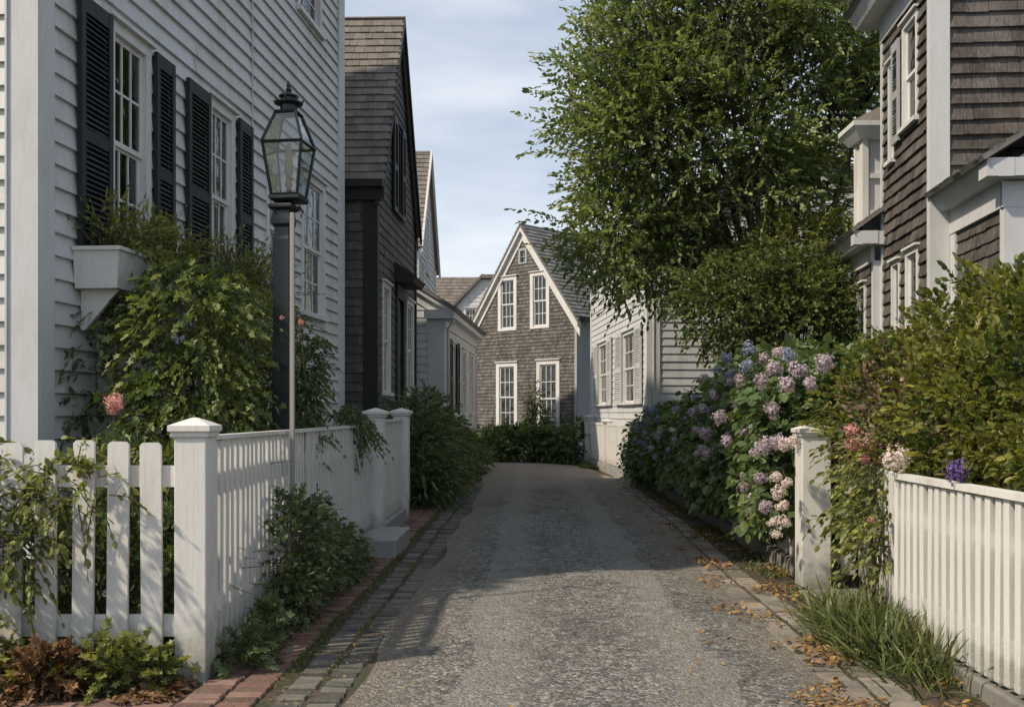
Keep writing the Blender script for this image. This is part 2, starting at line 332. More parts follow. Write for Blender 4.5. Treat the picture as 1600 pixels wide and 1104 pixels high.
def lap(mb, S, span, v0, v1, expo, proud, holes=(), width=None, jit=0.0, wav=0.0):
    """overlapping courses of boards (width None) or of single shingles"""
    v = v0; k = 0
    while v < v1 - 1e-4:
        ex = expo * random.uniform(0.97, 1.03) if width else expo
        vt = min(v + ex, v1)
        cuts = sorted({v, vt, *[c for h in holes for c in (h[2], h[3]) if v < c < vt]})
        for ca, cb in zip(cuts[:-1], cuts[1:]):
            a0, b0 = span(ca); a1, b1 = span(cb)
            a, b = min(a0, a1), max(b0, b1)
            am, bm = (a0 + a1) / 2, (b0 + b1) / 2
            if bm - am < 0.02: continue
            hl = [(h[0], h[1]) for h in holes if h[2] < (ca + cb) / 2 < h[3]]
            nf = lambda q, pr: pr + (0.003 - pr) * (q - v) / (ex)
            for (p, q) in subtract([(am, bm)], hl):
                x = p; first = True
                if width:
                    mb.quad(S.p(p, ca, 0.001), S.p(q, ca, 0.001), S.p(q, cb, 0.001), S.p(p, cb, 0.001), 0.0)
                while x < q - 1e-4:
                    wd = random.uniform(*width) if width else random.uniform(2.2, 4.2)
                    if not width and q - x < 2.8: wd = 10
                    x2 = min(x + wd, q)
                    if q - x2 < 0.04: x2 = q
                    pr = proud * random.uniform(0.8, 1.2) if width else proud * random.uniform(0.93, 1.07)
                    tn = random.random() if width else random.random() * 0.6 + 0.2
                    dv = random.uniform(-jit, jit) if ca == v else 0
                    g = 0.0025 if width else 0.002
                    xa = x + (g if x > p else 0); xb = x2 - (g if x2 < q else 0)
                    # ends follow the slope of a gable
                    la, lb, ra, rb = xa, xa, xb, xb
                    if x == p and abs(p - am) < 1e-6: la, lb = a0, a1
                    if x2 == q and abs(q - bm) < 1e-6: ra, rb = b0, b1
                    if lb > rb: lb = rb = (lb + rb) / 2
                    if la > ra: la = ra = (la + ra) / 2
                    w1 = wav * math.sin(k * 2.1 + xa * 1.7); w2 = wav * math.sin(k * 2.1 + xb * 1.7)
                    n0, n1 = nf(ca, pr), nf(cb, pr)
                    A, B = S.p(la, ca + dv + w1, n0), S.p(ra, ca + dv + w2, n0)
                    Cc, D = S.p(rb, cb + (0.004 if width or wav else 0), n1), S.p(lb, cb + (0.004 if width or wav else 0), n1)
                    mb.quad(A, B, Cc, D, tn)
                    if ca == v:
                        mb.quad(S.p(la, ca + dv + w1, 0), S.p(ra, ca + dv + w2, 0), B, A, tn * 0.7)
                    if width:
                        mb.quad(S.p(la, ca + dv, 0), A, D, S.p(lb, cb, 0), tn * 0.6)
                        mb.quad(B, S.p(ra, ca + dv, 0), S.p(rb, cb, 0), Cc, tn * 0.6)
                    x = x2
        v = vt; k += 1
def window(house, S, u0, u1, v0, v1, cas=0.09, rows=2, cols=3, mat=None, curtain=False, cap=True, nb=0.035, label=None, sill=True, sash_mat=None, simple=False):
    """outer casing rectangle u0..u1, v0..v1; returns the hole to leave in the wall"""
    mat = mat or M['white']
    m = MB()
    sbox(m, S, u0, u0 + cas, v0, v1 - cas, -0.10, nb); sbox(m, S, u1 - cas, u1, v0, v1 - cas, -0.10, nb)
    sbox(m, S, u0, u1, v1 - cas, v1, -0.10, nb + 0.002)
    if cap: sbox(m, S, u0 - 0.03, u1 + 0.03, v1, v1 + 0.03, -0.01, nb + 0.045)
    if sill: sbox(m, S, u0 - 0.03, u1 + 0.03, v0 - 0.055, v0, -0.10, nb + 0.05)
    else: sbox(m, S, u0, u1, v0 - cas * 0.6, v0, -0.10, nb + 0.003)
    wob = build('window', m, mat, house)
    if label: wob['label'] = label
    a, b, c, d = u0 + cas, u1 - cas, v0, v1 - cas
    mid = (c + d) / 2; s = MB(); r = min(0.045, (b - a) * 0.09); mu = 0.011
    for (lo, hi, nn) in ((c, mid, -0.028), (mid - 0.02, d, -0.004)):
        sbox(s, S, a, a + r, lo, hi, nn - 0.03, nn); sbox(s, S, b - r, b, lo, hi, nn - 0.03, nn)
        sbox(s, S, a + r, b - r, lo, lo + r, nn - 0.03, nn - 0.001); sbox(s, S, a + r, b - r, hi - r, hi, nn - 0.03, nn - 0.001)
        for i in range(1, cols):
            x = a + r + (b - a - 2 * r) * i / cols; sbox(s, S, x - mu, x + mu, lo + r, hi - r, nn - 0.024, nn - 0.004)
        for i in range(1, rows):
            y = lo + r + (hi - lo - 2 * r) * i / rows; sbox(s, S, a + r, b - r, y - mu, y + mu, nn - 0.023, nn - 0.006)
    build('sash', s, sash_mat or mat, wob)
    g = MB()
    for (lo, hi, nn) in ((c, mid, -0.043), (mid - 0.02, d, -0.019)): g.quad(S.p(a, lo, nn), S.p(b, lo, nn), S.p(b, hi, nn), S.p(a, hi, nn))
    build('glass', g, M['glass'], wob)
    if curtain:
        cm = MB(); n = 26
        for (p, q) in ((a, a + (b - a) * 0.40), (b - (b - a) * 0.40, b)):
            for i in range(n):
                x0 = p + (q - p) * i / n; x1 = p + (q - p) * (i + 1) / n
                k0 = -0.15 + 0.02 * math.sin(i * 1.3); k1 = -0.15 + 0.02 * math.sin((i + 1) * 1.3)
                cm.quad(S.p(x0, c, k0), S.p(x1, c, k1), S.p(x1, d, k1), S.p(x0, d, k0))
        build('curtain', cm, M['curtain'], wob)
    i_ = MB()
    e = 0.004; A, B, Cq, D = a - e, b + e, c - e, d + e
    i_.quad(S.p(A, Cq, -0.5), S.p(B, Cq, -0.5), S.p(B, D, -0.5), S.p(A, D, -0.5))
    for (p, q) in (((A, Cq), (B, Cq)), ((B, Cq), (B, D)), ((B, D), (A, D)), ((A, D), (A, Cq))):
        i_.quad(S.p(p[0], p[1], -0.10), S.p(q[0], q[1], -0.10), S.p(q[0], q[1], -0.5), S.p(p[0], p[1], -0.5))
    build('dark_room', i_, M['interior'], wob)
    k = 0.01
    return (u0 + k, u1 - k, v0 - 0.02, v1 - k)
def shutter(house, S, u0, u1, v0, v1, n0=0.045, mat=None):
    m = MB(); n1 = n0 + 0.035; st = min(0.065, (u1 - u0) * 0.16); mat = mat or M['shutter']
    sbox(m, S, u0, u0 + st, v0, v1, n0, n1); sbox(m, S, u1 - st, u1, v0, v1, n0, n1)
    midv = v0 + (v1 - v0) * 0.47; rails = [(v0, v0 + 0.09), (midv - 0.05, midv + 0.05), (v1 - 0.13, v1)]
    for a, b in rails: sbox(m, S, u0 + st, u1 - st, a, b, n0 + 0.001, n1 - 0.002)
    for lo, hi in ((rails[0][1], rails[1][0]), (rails[1][1], rails[2][0])):
        k = max(2, int((hi - lo) / 0.042)); d = (hi - lo) / k
        for i in range(k):
            z = lo + d * (i + 0.5) + random.uniform(-.003, .003); tl = random.uniform(0.8, 1.2) * 0.014
            a, b = u0 + st, u1 - st
            m.hexa([S.p(a, z - tl - .004, n1 - .006), S.p(b, z - tl - .004, n1 - .006), S.p(b, z + tl, n0 + .004), S.p(a, z + tl, n0 + .004),
                    S.p(a, z - tl, n1 - .002), S.p(b, z - tl, n1 - .002), S.p(b, z + tl + .006, n0 + .008), S.p(a, z + tl + .006, n0 + .008)])
    sbox(m, S, u0 + st, u1 - st, v0 + .09, v1 - .13, n0 - 0.012, n0 - 0.002)
    return build('shutter', m, mat, house)

# ------------------------------------------------------------------ foliage helpers (numpy)
OVAL = ([(0, 0, 0), (-.24, .30, .05), (-.22, .68, .05), (0, 1, -.06), (.22, .68, .05), (.24, .30, .05)], [(0, 3, 2, 1), (0, 5, 4, 3)])
LANCE = ([(0, 0, 0), (-.13, .35, .04), (0, 1, -.10), (.13, .35, .04)], [(0, 2, 1), (0, 3, 2)])
BROAD = ([(0, 0, 0), (-.30, .12, .03), (-.42, .45, .06), (-.24, .80, .02), (0, 1, -.10), (.24, .80, .02), (.42, .45, .06), (.30, .12, .03), (0, .5, -.03)],
         [(0, 8, 2, 1), (8, 4, 3, 2), (0, 7, 6, 8), (8, 6, 5, 4)])
LOBED = ([(0, 0, 0), (-.38, .02, .06), (-.22, .30, .03), (-.52, .52, .06), (-.20, .60, 0), (0, 1.0, -.10), (.20, .60, 0), (.52, .52, .06), (.22, .30, .03), (.38, .02, .06)],
         [(0, 2, 1), (0, 4, 3, 2), (0, 5, 4), (0, 6, 5), (0, 8, 7, 6), (0, 9, 8)])
BLADE = ([(-.03, 0, 0), (.03, 0, 0), (.03, .45, .02), (-.03, .45, .02), (.018, .78, -.12), (-.018, .78, -.12), (0, 1, -.34)], [(0, 1, 2, 3), (3, 2, 4, 5), (5, 4, 6)])
PETAL = ([(0, 0, 0), (-.42, .45, .08), (0, 1, .05), (.42, .45, .08)], [(0, 3, 2, 1)])
def unit(a): return a / np.maximum(np.linalg.norm(a, axis=1, keepdims=True), 1e-9)
def leaf_mesh(name, P, D, size, tmpl, mat, parent=None, up=0.8, tones=None, wscale=1.0, keep=None, flatn=None, base=None):
    P = np.asarray(P, dtype=np.float64); D = unit(np.asarray(D, dtype=np.float64)); n = len(P)
    size = np.broadcast_to(size, (n,)).copy()
    if tones is None: tones = rng.random(n)
    if keep is not None:
        k = keep(P); P, D, size, tones = P[k], D[k], size[k], tones[k]; n = len(P)
    Nn = rng.normal(size=(n, 3)) * 0.55 if flatn is None else flatn + rng.normal(size=(n, 3)) * 0.25
    if flatn is None: Nn[:, 2] += up
    B = unit(np.cross(D, Nn)); Nn = np.cross(B, D)
    tv, tf = tmpl; tv = np.array(tv, dtype=np.float64)
    ws = rng.uniform(0.8, 1.2, n) * wscale
    V = (P[:, None, :] + D[:, None, :] * (tv[None, :, 1:2] * size[:, None, None])
         + B[:, None, :] * (tv[None, :, 0:1] * (size * ws)[:, None, None]) + Nn[:, None, :] * (tv[None, :, 2:3] * size[:, None, None]))
    k = len(tv); V = V.reshape(-1, 3)
    off = np.array(origin_of(parent)) if parent is not None else np.array(base if base is not None else (0, 0, 0), dtype=float)
    V = V - off
    lt = np.array([len(f) for f in tf]); li = np.concatenate([np.array(f) for f in tf])
    loops = (np.arange(n)[:, None] * k + li[None, :]).reshape(-1); tot = np.tile(lt, n); st = np.concatenate([[0], np.cumsum(tot)[:-1]])
    me = bpy.data.meshes.new(name); me.vertices.add(len(V)); me.vertices.foreach_set('co', V.astype(np.float32).ravel())
    me.loops.add(len(loops)); me.loops.foreach_set('vertex_index', loops.astype(np.int32))
    me.polygons.add(len(tot)); me.polygons.foreach_set('loop_start', st.astype(np.int32)); me.polygons.foreach_set('loop_total', tot.astype(np.int32))
    me.update(calc_edges=True); setmesh(me, np.repeat(tones, len(tf)), mat, False); me.validate()
    o = bpy.data.objects.new(name, me); C.objects.link(o)
    if parent is not None: o.parent = parent
    elif base is not None: o.location = base
    return o
def in_blobs(n, blobs, inner=0.55):
    """points (and outward directions) near the surface of ellipsoids (cx,cy,cz,rx,ry,rz)"""
    bl = np.array(blobs, dtype=float); area = (bl[:, 3] * bl[:, 4] + bl[:, 4] * bl[:, 5] + bl[:, 3] * bl[:, 5]); idx = rng.choice(len(bl), n, p=area / area.sum())
    d = unit(rng.normal(size=(n, 3))); r = inner + (1 - inner) * rng.random(n) ** 0.6
    c = bl[idx, :3]; rad = bl[idx, 3:6]
    return c + d * rad * r[:, None], unit(d / rad), r
def shoots(bases, dirs, length, nleaf, droop=0.3, spread=0.8, t0=0.15):
    """leaves set along curved shoots; returns leaf points, leaf directions and stem curves"""
    n = len(bases); L = np.broadcast_to(length, (n,)) * rng.uniform(0.6, 1.3, n)
    dirs = unit(dirs); t = np.linspace(t0, 1.0, nleaf)[None, :, None] + rng.uniform(-.04, .04, (n, nleaf, 1))
    P = bases[:, None, :] + dirs[:, None, :] * t * L[:, None, None]
    P[:, :, 2] -= (t[:, :, 0] ** 2) * L[:, None] * droop
    T = dirs[:, None, :] + np.array([0, 0, -1.0]) * (2 * t * droop)
    a = rng.normal(size=(n, 1, 3)); side = np.cross(T, a + rng.normal(size=(n, nleaf, 3)) * 0.5); side /= np.maximum(np.linalg.norm(side, axis=2, keepdims=True), 1e-9)
    sg = np.where(np.arange(nleaf) % 2 == 0, 1.0, -1.0)[None, :, None]
    D = T * (0.35 + 0.75 * t) + side * sg * spread * (1.15 - t)
    curves = [bases, bases + dirs * (L * 0.5)[:, None] - np.array([0, 0, 1.0]) * (L * droop * .25)[:, None], bases + dirs * L[:, None] - np.array([0, 0, 1.0]) * (L * droop)[:, None]]
    tn = np.clip(rng.random((n, 1)) * 0.55 + rng.random((n, nleaf)) * 0.25 + 0.35 * (t[:, :, 0] - .4), 0, 1)
    return P.reshape(-1, 3), D.reshape(-1, 3), tn.reshape(-1), curves
def stems_mesh(name, curves, r, mat, parent=None, limit=900):
    mb = MB(); n = len(curves[0]); ids = range(n) if n <= limit else rng.choice(n, limit, replace=False)
    for i in ids: mb.tube([c[i] for c in curves], [r, r * .8, r * .4], 3, cap=False)
    return build(name, mb, mat, parent)
def bush(name, label, cat, base, blobs, nsh, leaf, size, mat, length=0.28, nleaf=9, droop=0.3, upb=0.35, inner=0.5, keep=None, stem_r=0.004, group=None, spread=0.8, up=0.8, trunk=True, th=None, wscale=1.0, leafname='foliage'):
    t = th or thing(name, base, label, cat, group)
    P, D, r = in_blobs(nsh, blobs, inner); D = D + rng.normal(size=D.shape) * 0.45; D[:, 2] += upb
    LP, LD, tn, cv = shoots(P, D, length, nleaf, droop, spread)
    sz = size * rng.uniform(0.6, 1.25, len(LP))
    alt = OVAL if leaf is LOBED or leaf is BROAD else (BROAD if leaf is OVAL else None)
    if alt is not None and len(LP) > 1500:
        k = rng.random(len(LP)) < (.55 if leaf is LOBED else .72)
        leaf_mesh(leafname, LP[k], LD[k], sz[k], leaf, mat, t, tones=tn[k], keep=keep, up=up, wscale=wscale)
        leaf_mesh(leafname, LP[~k], LD[~k], sz[~k] * .62, alt, mat, t, tones=np.clip(tn[~k] + .12, 0, 1), keep=keep, up=up * .4, wscale=wscale)
    else: leaf_mesh(leafname, LP, LD, sz, leaf, mat, t, tones=tn, keep=keep, up=up, wscale=wscale)
    m = MB(); n = len(cv[0]); ids = rng.choice(n, min(n, 500), replace=False)
    for i in ids:
        if keep is not None and not keep(np.array([cv[0][i]]))[0]: continue
        m.tube([c[i] for c in cv], [stem_r, stem_r * .8, stem_r * .4], 3, cap=False)
    if trunk:
        b = Vector(base)
        for i in rng.choice(n, min(n, 40), replace=False):
            e = Vector(P[i]); mid = b.lerp(e, 0.5) + Vector((random.uniform(-.08, .08), random.uniform(-.08, .08), 0.1))
            st = b + Vector((random.uniform(-.12, .12), random.uniform(-.12, .12), -0.02))
            m.tube([st, mid, e], [stem_r * 2.4, stem_r * 1.8, stem_r], 5, cap=False)
    build('stem', m, M['stem'], t)
    return t
def floret_head(rad, n, mat, name='flower_head', stretch=(1, 1, 1), fs=0.16):
    """an uneven cluster of small four-petalled florets; a mesh around the origin"""
    nb = int(rng.integers(6, 10)); cc = rng.normal(size=(nb, 3)); cc = unit(cc) * rng.uniform(.25, .62, (nb, 1)); br = rng.uniform(.34, .58, nb)
    idx = rng.integers(0, nb, n); d = unit(rng.normal(size=(n, 3))); st = np.array(stretch)
    ctr = (cc[idx] + d * br[idx][:, None] * rng.uniform(.8, 1.08, (n, 1))) * rad * st; out = unit(ctr + d * .5)
    P = []; D = []; Fn = []; tn = []
    bt = rng.random(nb)
    for i in range(n):
        nn = Vector(out[i] + rng.normal(size=3) * .25).normalized(); a = nn.orthogonal().normalized(); a.rotate(Matrix.Rotation(random.random() * 6.28, 3, nn)); b = nn.cross(a); tt = .5 * bt[idx[i]] + .5 * random.random()
        for q in range(4):
            an = q * math.pi / 2; dd = a * math.cos(an) + b * math.sin(an) + nn * 0.3
            P.append(ctr[i]); D.append(tuple(dd)); Fn.append(tuple(nn)); tn.append(min(1, max(0, tt + random.uniform(-.2, .2))))
    return leaf_mesh(name, np.array(P), np.array(D), rad * fs * rng.uniform(.7, 1.25, len(P)), PETAL, mat, None, tones=np.array(tn), flatn=np.array(Fn))
HEADS = {}
def add_heads(parent, spots, kind, stretch=(1, 1, 1)):
    """spots: (point, radius); the head mesh is shared and each flower is a part of its plant"""
    off = origin_of(parent)
    for pt, rad in spots:
        key = (kind, random.randrange(5), stretch)
        if key not in HEADS:
            o = floret_head(1.0, 210, M['pt_' + kind], stretch=stretch, fs=0.15); HEADS[key] = o.data; bpy.data.objects.remove(o)
        o = bpy.data.objects.new('flower_head', HEADS[key]); C.objects.link(o); o.parent = parent
        o.location = Vector(pt) - off; o.scale = (rad,) * 3; o.rotation_euler = (random.uniform(-.4, .4), random.uniform(-.4, .4), random.random() * 6.28)

exec_order = []
# ================================================================== GROUND
m = MB(); m.quad((-300, -60, -0.03), (300, -60, -0.03), (300, 600, -0.03), (-300, 600, -0.03)); struct('ground', m, M['soil'])
# lane: left and right edges run towards the bend, then it turns left in front of the gabled house
Lft = [(-0.99, -6), (-0.99, 4), (-0.97, 9), (-0.95, 14), (-0.98, 18), (-1.08, 22), (-1.15, 26), (-1.35, 28.6), (-2.4, 30.0), (-9, 31.4), (-20, 32.5)]
Rgt = [(1.66, -6), (1.66, 4), (1.70, 9), (1.82, 14), (1.86, 18), (1.92, 22), (1.72, 26), (1.45, 28.8), (0.6, 30.6), (-6, 35.5), (-20, 37.5)]
def along(pl, n):
    pts = [Vector((*p, 0)) for p in pl]; L = [0]
    for a, b in zip(pts[:-1], pts[1:]): L.append(L[-1] + (b - a).length)
    out = []
    for i in range(n + 1):
        s = L[-1] * i / n
        for k in range(len(pts) - 1):
            if s <= L[k + 1] + 1e-6: out.append(pts[k].lerp(pts[k + 1], (s - L[k]) / (L[k + 1] - L[k]))); break
    return out
m = MB(); A = along(Lft, 120); B = along(Rgt, 120); nx = 10
for i in range(120):
    for j in range(nx):
        def pp(i, j):
            p = A[i].lerp(B[i], j / nx); s = j / nx
            wob = 0.07 * math.sin(p.y * 1.9 + j) * math.sin(p.y * .7) if j in (0, nx) else 0
            return (p.x + wob, p.y, 0.004 + 0.035 * math.sin(math.pi * s) + 0.006 * math.sin(p.x * 3.1 + p.y * 1.3) * (0 < j < nx))
        m.quad(pp(i, j), pp(i, j + 1), pp(i + 1, j + 1), pp(i + 1, j))
lane = struct('lane', m, M['road'], smooth=True)
m = MB(); m.quad((-3.6, 1, 0.0), (-0.9, 1, 0.0), (-0.9, 22, 0.0), (-3.6, 22, 0.0)); struct('paving_bed', m, M['soil'])
m = MB(); m.quad((1.5, 1, 0.0), (2.4, 1, 0.0), (2.4, 24, 0.0), (1.5, 24, 0.0)); struct('paving_bed', m, M['soil'])
# brick sidewalk, granite block strips
def pave(name, x0, x1, y0, y1, cols, cy, mat, top, shift=lambda y: 0.0, jit=0.006, miss=0.0, gap=0.006):
    m = MB(); cw = (x1 - x0) / cols; y = y0; r = 0
    while y < y1:
        for c in range(cols):
            if random.random() < miss: continue
            off = (cy * 0.5 if c % 2 else 0) + random.uniform(-.006, .006); s = shift(y + off)
            xa = x0 + c * cw + gap / 2 + random.uniform(0, jit); xb = x0 + (c + 1) * cw - gap / 2 - random.uniform(0, jit)
            ya = y + off + gap / 2; yb = y + off + cy - gap / 2; z = top + random.uniform(-.008, .008)
            tz = [z + random.uniform(-.004, .004) for _ in range(4)]; tn = random.random(); b = 0.006
            xa += s; xb += s; i = len(m.v)
            lo = [(xa, ya), (xb, ya), (xb, yb), (xa, yb)]; hi = [(xa + b, ya + b), (xb - b, ya + b), (xb - b, yb - b), (xa + b, yb - b)]
            m.v += [(p[0], p[1], -0.028) for p in lo] + [(p[0], p[1], tz[k] - .007) for k, p in enumerate(lo)] + [(p[0], p[1], tz[k]) for k, p in enumerate(hi)]
            for k in range(4):
                k2 = (k + 1) % 4; m.f.append((i + k, i + k2, i + 4 + k2, i + 4 + k)); m.t.append(tn); m.f.append((i + 4 + k, i + 4 + k2, i + 8 + k2, i + 8 + k)); m.t.append(tn)
            m.f.append((i + 8, i + 9, i + 10, i + 11)); m.t.append(tn)
        y += cy; r += 1
    return struct(name, m, mat)
wv = lambda y: 0.012 * math.sin(y * .8) + 0.006 * math.sin(y * 2.3)
pave('brick_sidewalk', -1.80, -1.40, 1.0, 20.0, 2, 0.092, M['brick'], 0.018, wv, gap=.009)
pave('brick_sidewalk', -3.6, -1.83, 3.2, 5.35, 7, 0.105, M['brick'], 0.004)
pave('block_gutter', -1.33, -0.96, 1.0, 22.0, 2, 0.108, M['block'], 0.010, wv, 0.014, 0.03, 0.020)
pave('block_gutter', 1.60, 2.02, 1.0, 24.0, 2, 0.235, M['block_warm'], 0.010, lambda y: wv(y + 3) + max(0, min(.08, (y - 9) * .02)), 0.016, 0.04, 0.018)

# ================================================================== LEFT WHITE HOUSE
th = math.atan(125 / 1600); UL = Vector((math.sin(th), math.cos(th), 0)); a_ = 4.2
def wl(x): Y = 1600 * a_ / (955 - x); return Y                       # depth where the wall crosses photo column x
O = Vector((-a_ + 0.078125 * 7.47, 7.47, 0))
h1 = thing('clapboard_house', (O.x, O.y, 0), 'tall white clapboard house with black louvred shutters and window boxes behind the corner picket fence', 'house')
# outward normal must face the lane (+x): U x V with U towards the viewer
SL = Surf(O, UL, (0, 0, 1)); assert SL.N.x > 0
uL = lambda x: (wl(x) - 7.47) / UL.y
LEN = uL(534); EAV = 8.6
holes = []
zs, zt = 2.88, 4.80
def sh(x0, x1): shutter(h1, SL, uL(x0), uL(x1), 2.72, 4.78)
holes.append(window(h1, SL, uL(164.5), uL(231), zs, zt, 0.10, curtain=False, label='nearest first floor window with six over six panes'))
sh(113, 163); sh(233, 262)
holes.append(window(h1, SL, uL(321), uL(363), zs, zt, 0.10))
sh(284, 319); sh(365, 386)
holes.append(window(h1, SL, uL(413), uL(446), zs, zt, 0.10)); holes.append(window(h1, SL, uL(468), uL(505), zs, zt, 0.10, curtain=True))
holes.append(window(h1, SL, uL(462), uL(500), 6.92, 8.35, 0.10)); holes.append(window(h1, SL, uL(321), uL(363), 6.92, 8.35, 0.10)); holes.append(window(h1, SL, uL(164), uL(231), 6.92, 8.35, 0.10))
m = MB(); lap(m, SL, lambda v: (0.19, LEN - 0.3), 0.62, EAV, 0.172, 0.033, holes, wav=0.0015); build('wall', m, M['white_clap'], h1)
m = MB(); sbox(m, SL, 0.0, LEN, -0.05, 0.615, -0.25, -0.02); build('foundation', m, M['stone'], h1)
m = MB(); sbox(m, SL, 0.0, 0.19, 0.55, EAV, -0.005, 0.04); build('corner_board', m, M['trim'], h1)
m = MB(); sbox(m, SL, LEN - 0.32, LEN + 0.01, 0.55, EAV, -0.02, 0.045); sbox(m, SL, LEN - 0.34, LEN + 0.03, 0.45, 0.62, -0.02, 0.075); build('corner_board', m, M['trim'], h1)
# front (towards the camera)
SF = Surf(O, Vector((math.cos(th), -math.sin(th), 0)), (0, 0, 1)); assert SF.N.y < 0
m = MB(); GH = 3.2
lap(m, SF, lambda v: (-6.0, -0.205), 0.62, EAV, 0.172, 0.033); 
lap(m, SF, lambda v: (-6.0 + 3.0 * (v - EAV) / GH, -0.0 - 3.0 * (v - EAV) / GH), EAV, EAV + GH, 0.172, 0.033); build('wall', m, M['white_clap'], h1)
m = MB(); sbox(m, SF, -0.19, 0.039, 0.55, EAV, 0.0, 0.035); sbox(m, SF, -0.205, -0.19, 0.55, EAV, 0.0, 0.05); sbox(m, SF, -0.22, 0.06, 0.45, 0.62, -0.01, 0.07); build('corner_board', m, M['trim'], h1)
m = MB(); sbox(m, SF, -6.0, 0, -0.05, 0.615, -0.25, -0.02); build('foundation', m, M['stone'], h1)
m = MB(); inn = 0.02
for (u0, u1) in ((-6.0, -3.0), (0.0, -3.0)):
    sg = 1 if u0 < u1 else -1; L_ = LEN + 0.25
    p = [SF.p(u0 - sg * .35, EAV - .37, 0.3), SF.p(u1, EAV + GH + .03, 0.3), SF.p(u1, EAV + GH + .03, -L_), SF.p(u0 - sg * .35, EAV - .37, -L_)]
    m.hexa([*p, *[q + Vector((0, 0, 0.09)) for q in p]])
build('roof', m, M['sh_roof2'], h1)
m = MB(); sbox(m, SL, 0, LEN, EAV - 0.25, EAV + 0.02, 0.0, 0.05); sbox(m, SL, -.3, LEN + .2, EAV - .34, EAV - .27, 0.0, 0.33); build('cornice', m, M['trim'], h1)
SB = Surf(SL.p(LEN, 0), -SF.U, (0, 0, 1))      # rear wall so the house is closed
m = MB(); lap(m, SB, lambda v: (0, 6), 0.3, EAV, 0.172, 0.033); build('wall', m, M['white_clap'], h1)
SW = Surf(SF.p(-6, 0), -UL, (0, 0, 1))
m = MB(); sbox(m, SW, -LEN, 0, 0, EAV, -0.1, 0.0); build('wall', m, M['white_clap'], h1)
# electricity conduit on the near part of the wall (thin vertical seam board)
m = MB(); sbox(m, SL, uL(391) - .012, uL(391) + .012, 4.1, EAV, 0.02, 0.032); build('seam_board', m, M['trim'], h1)
# window boxes
def flower_box(u0, u1, label):
    bx = thing('window_box', tuple(SL.p((u0 + u1) / 2, 2.48, 0.2)), label, 'planter', 'window boxes under the white house windows')
    m = MB(); n0, n1 = 0.03, 0.40; lo, hi = 2.47, 2.79; t = 0.025; k = 0.03
    m.hexa([SL.p(u0 + k, lo, n0), SL.p(u1 - k, lo, n0), SL.p(u1 - k, lo, n1 - k), SL.p(u0 + k, lo, n1 - k), SL.p(u0, hi - .03, n0), SL.p(u1, hi - .03, n0), SL.p(u1, hi - .03, n1), SL.p(u0, hi - .03, n1)])
    for (a, b, c, d) in ((u0 - .02, u1 + .02, n1 - t, n1 + .02), (u0 - .02, u1 + .02, n0, n0 + t), (u0 - .02, u0 + t, n0 + t, n1 - t), (u1 - t, u1 + .02, n0 + t, n1 - t)): sbox(m, SL, a, b, hi - .03, hi, c, d)
    build('box', m, M['fence'], bx)
    for u in (u0 + .12, u1 - .15):
        m = MB(); m.hexa([SL.p(u, 2.15, .03), SL.p(u + .035, 2.15, .03), SL.p(u + .035, 2.15, .06), SL.p(u, 2.15, .06), SL.p(u, 2.468, .03), SL.p(u + .035, 2.468, .03), SL.p(u + .035, 2.468, .34), SL.p(u, 2.468, .34)]); build('bracket', m, M['fence'], bx)
    return bx
b1 = flower_box(uL(108), uL(250), 'white wooden window box with trailing plants under the nearest window')
b2 = flower_box(uL(296), uL(392), 'farther window box half hidden by vines behind the black lamp post')
def box_plant(u0, u1, label, hgt, n, size):
    base = SL.p((u0 + u1) / 2, 2.74, 0.22); t = thing('box_plant', tuple(base), label, 'plant', 'plants in the window boxes')
    us = rng.uniform(u0, u1, n); ns = rng.uniform(0.08, 0.36, n)
    P = np.array([tuple(SL.p(u, 2.77, q)) for u, q in zip(us, ns)]); D = rng.normal(size=(n, 3)) * 0.35; D[:, 2] += 0.9; D[:, 0] += 0.15
    LP, LD, tn, cv = shoots(P, D, hgt, 9, 0.25, 0.9); leaf_mesh('foliage', LP, LD, size * rng.uniform(.6, 1.2, len(LP)), LANCE, M['lf_vine'], t, tones=tn, wscale=1.5)
    stems_mesh('stem', cv, 0.003, M['stem'], t)
    ns2 = 46; us = rng.uniform(u0, u1, ns2); P = np.array([tuple(SL.p(u, 2.80, 0.38)) for u in us]); D = np.tile(np.array([0.7, 0.1, 0.25]), (ns2, 1)) + rng.normal(size=(ns2, 3)) * .3
    LP, LD, tn, cv = shoots(P, D, 0.45, 12, 1.3, 0.8); leaf_mesh('trailing_foliage', LP, LD, size * 1.2 * rng.uniform(.6, 1.2, len(LP)), OVAL, M['lf_vine'], t, tones=tn)
    return t
box_plant(uL(118), uL(246), 'leafy plant growing in the nearest white window box', 0.52, 260, 0.06)
box_plant(uL(300), uL(388), 'wispy plant growing in the window box behind the lamp post', 0.65, 230, 0.06)

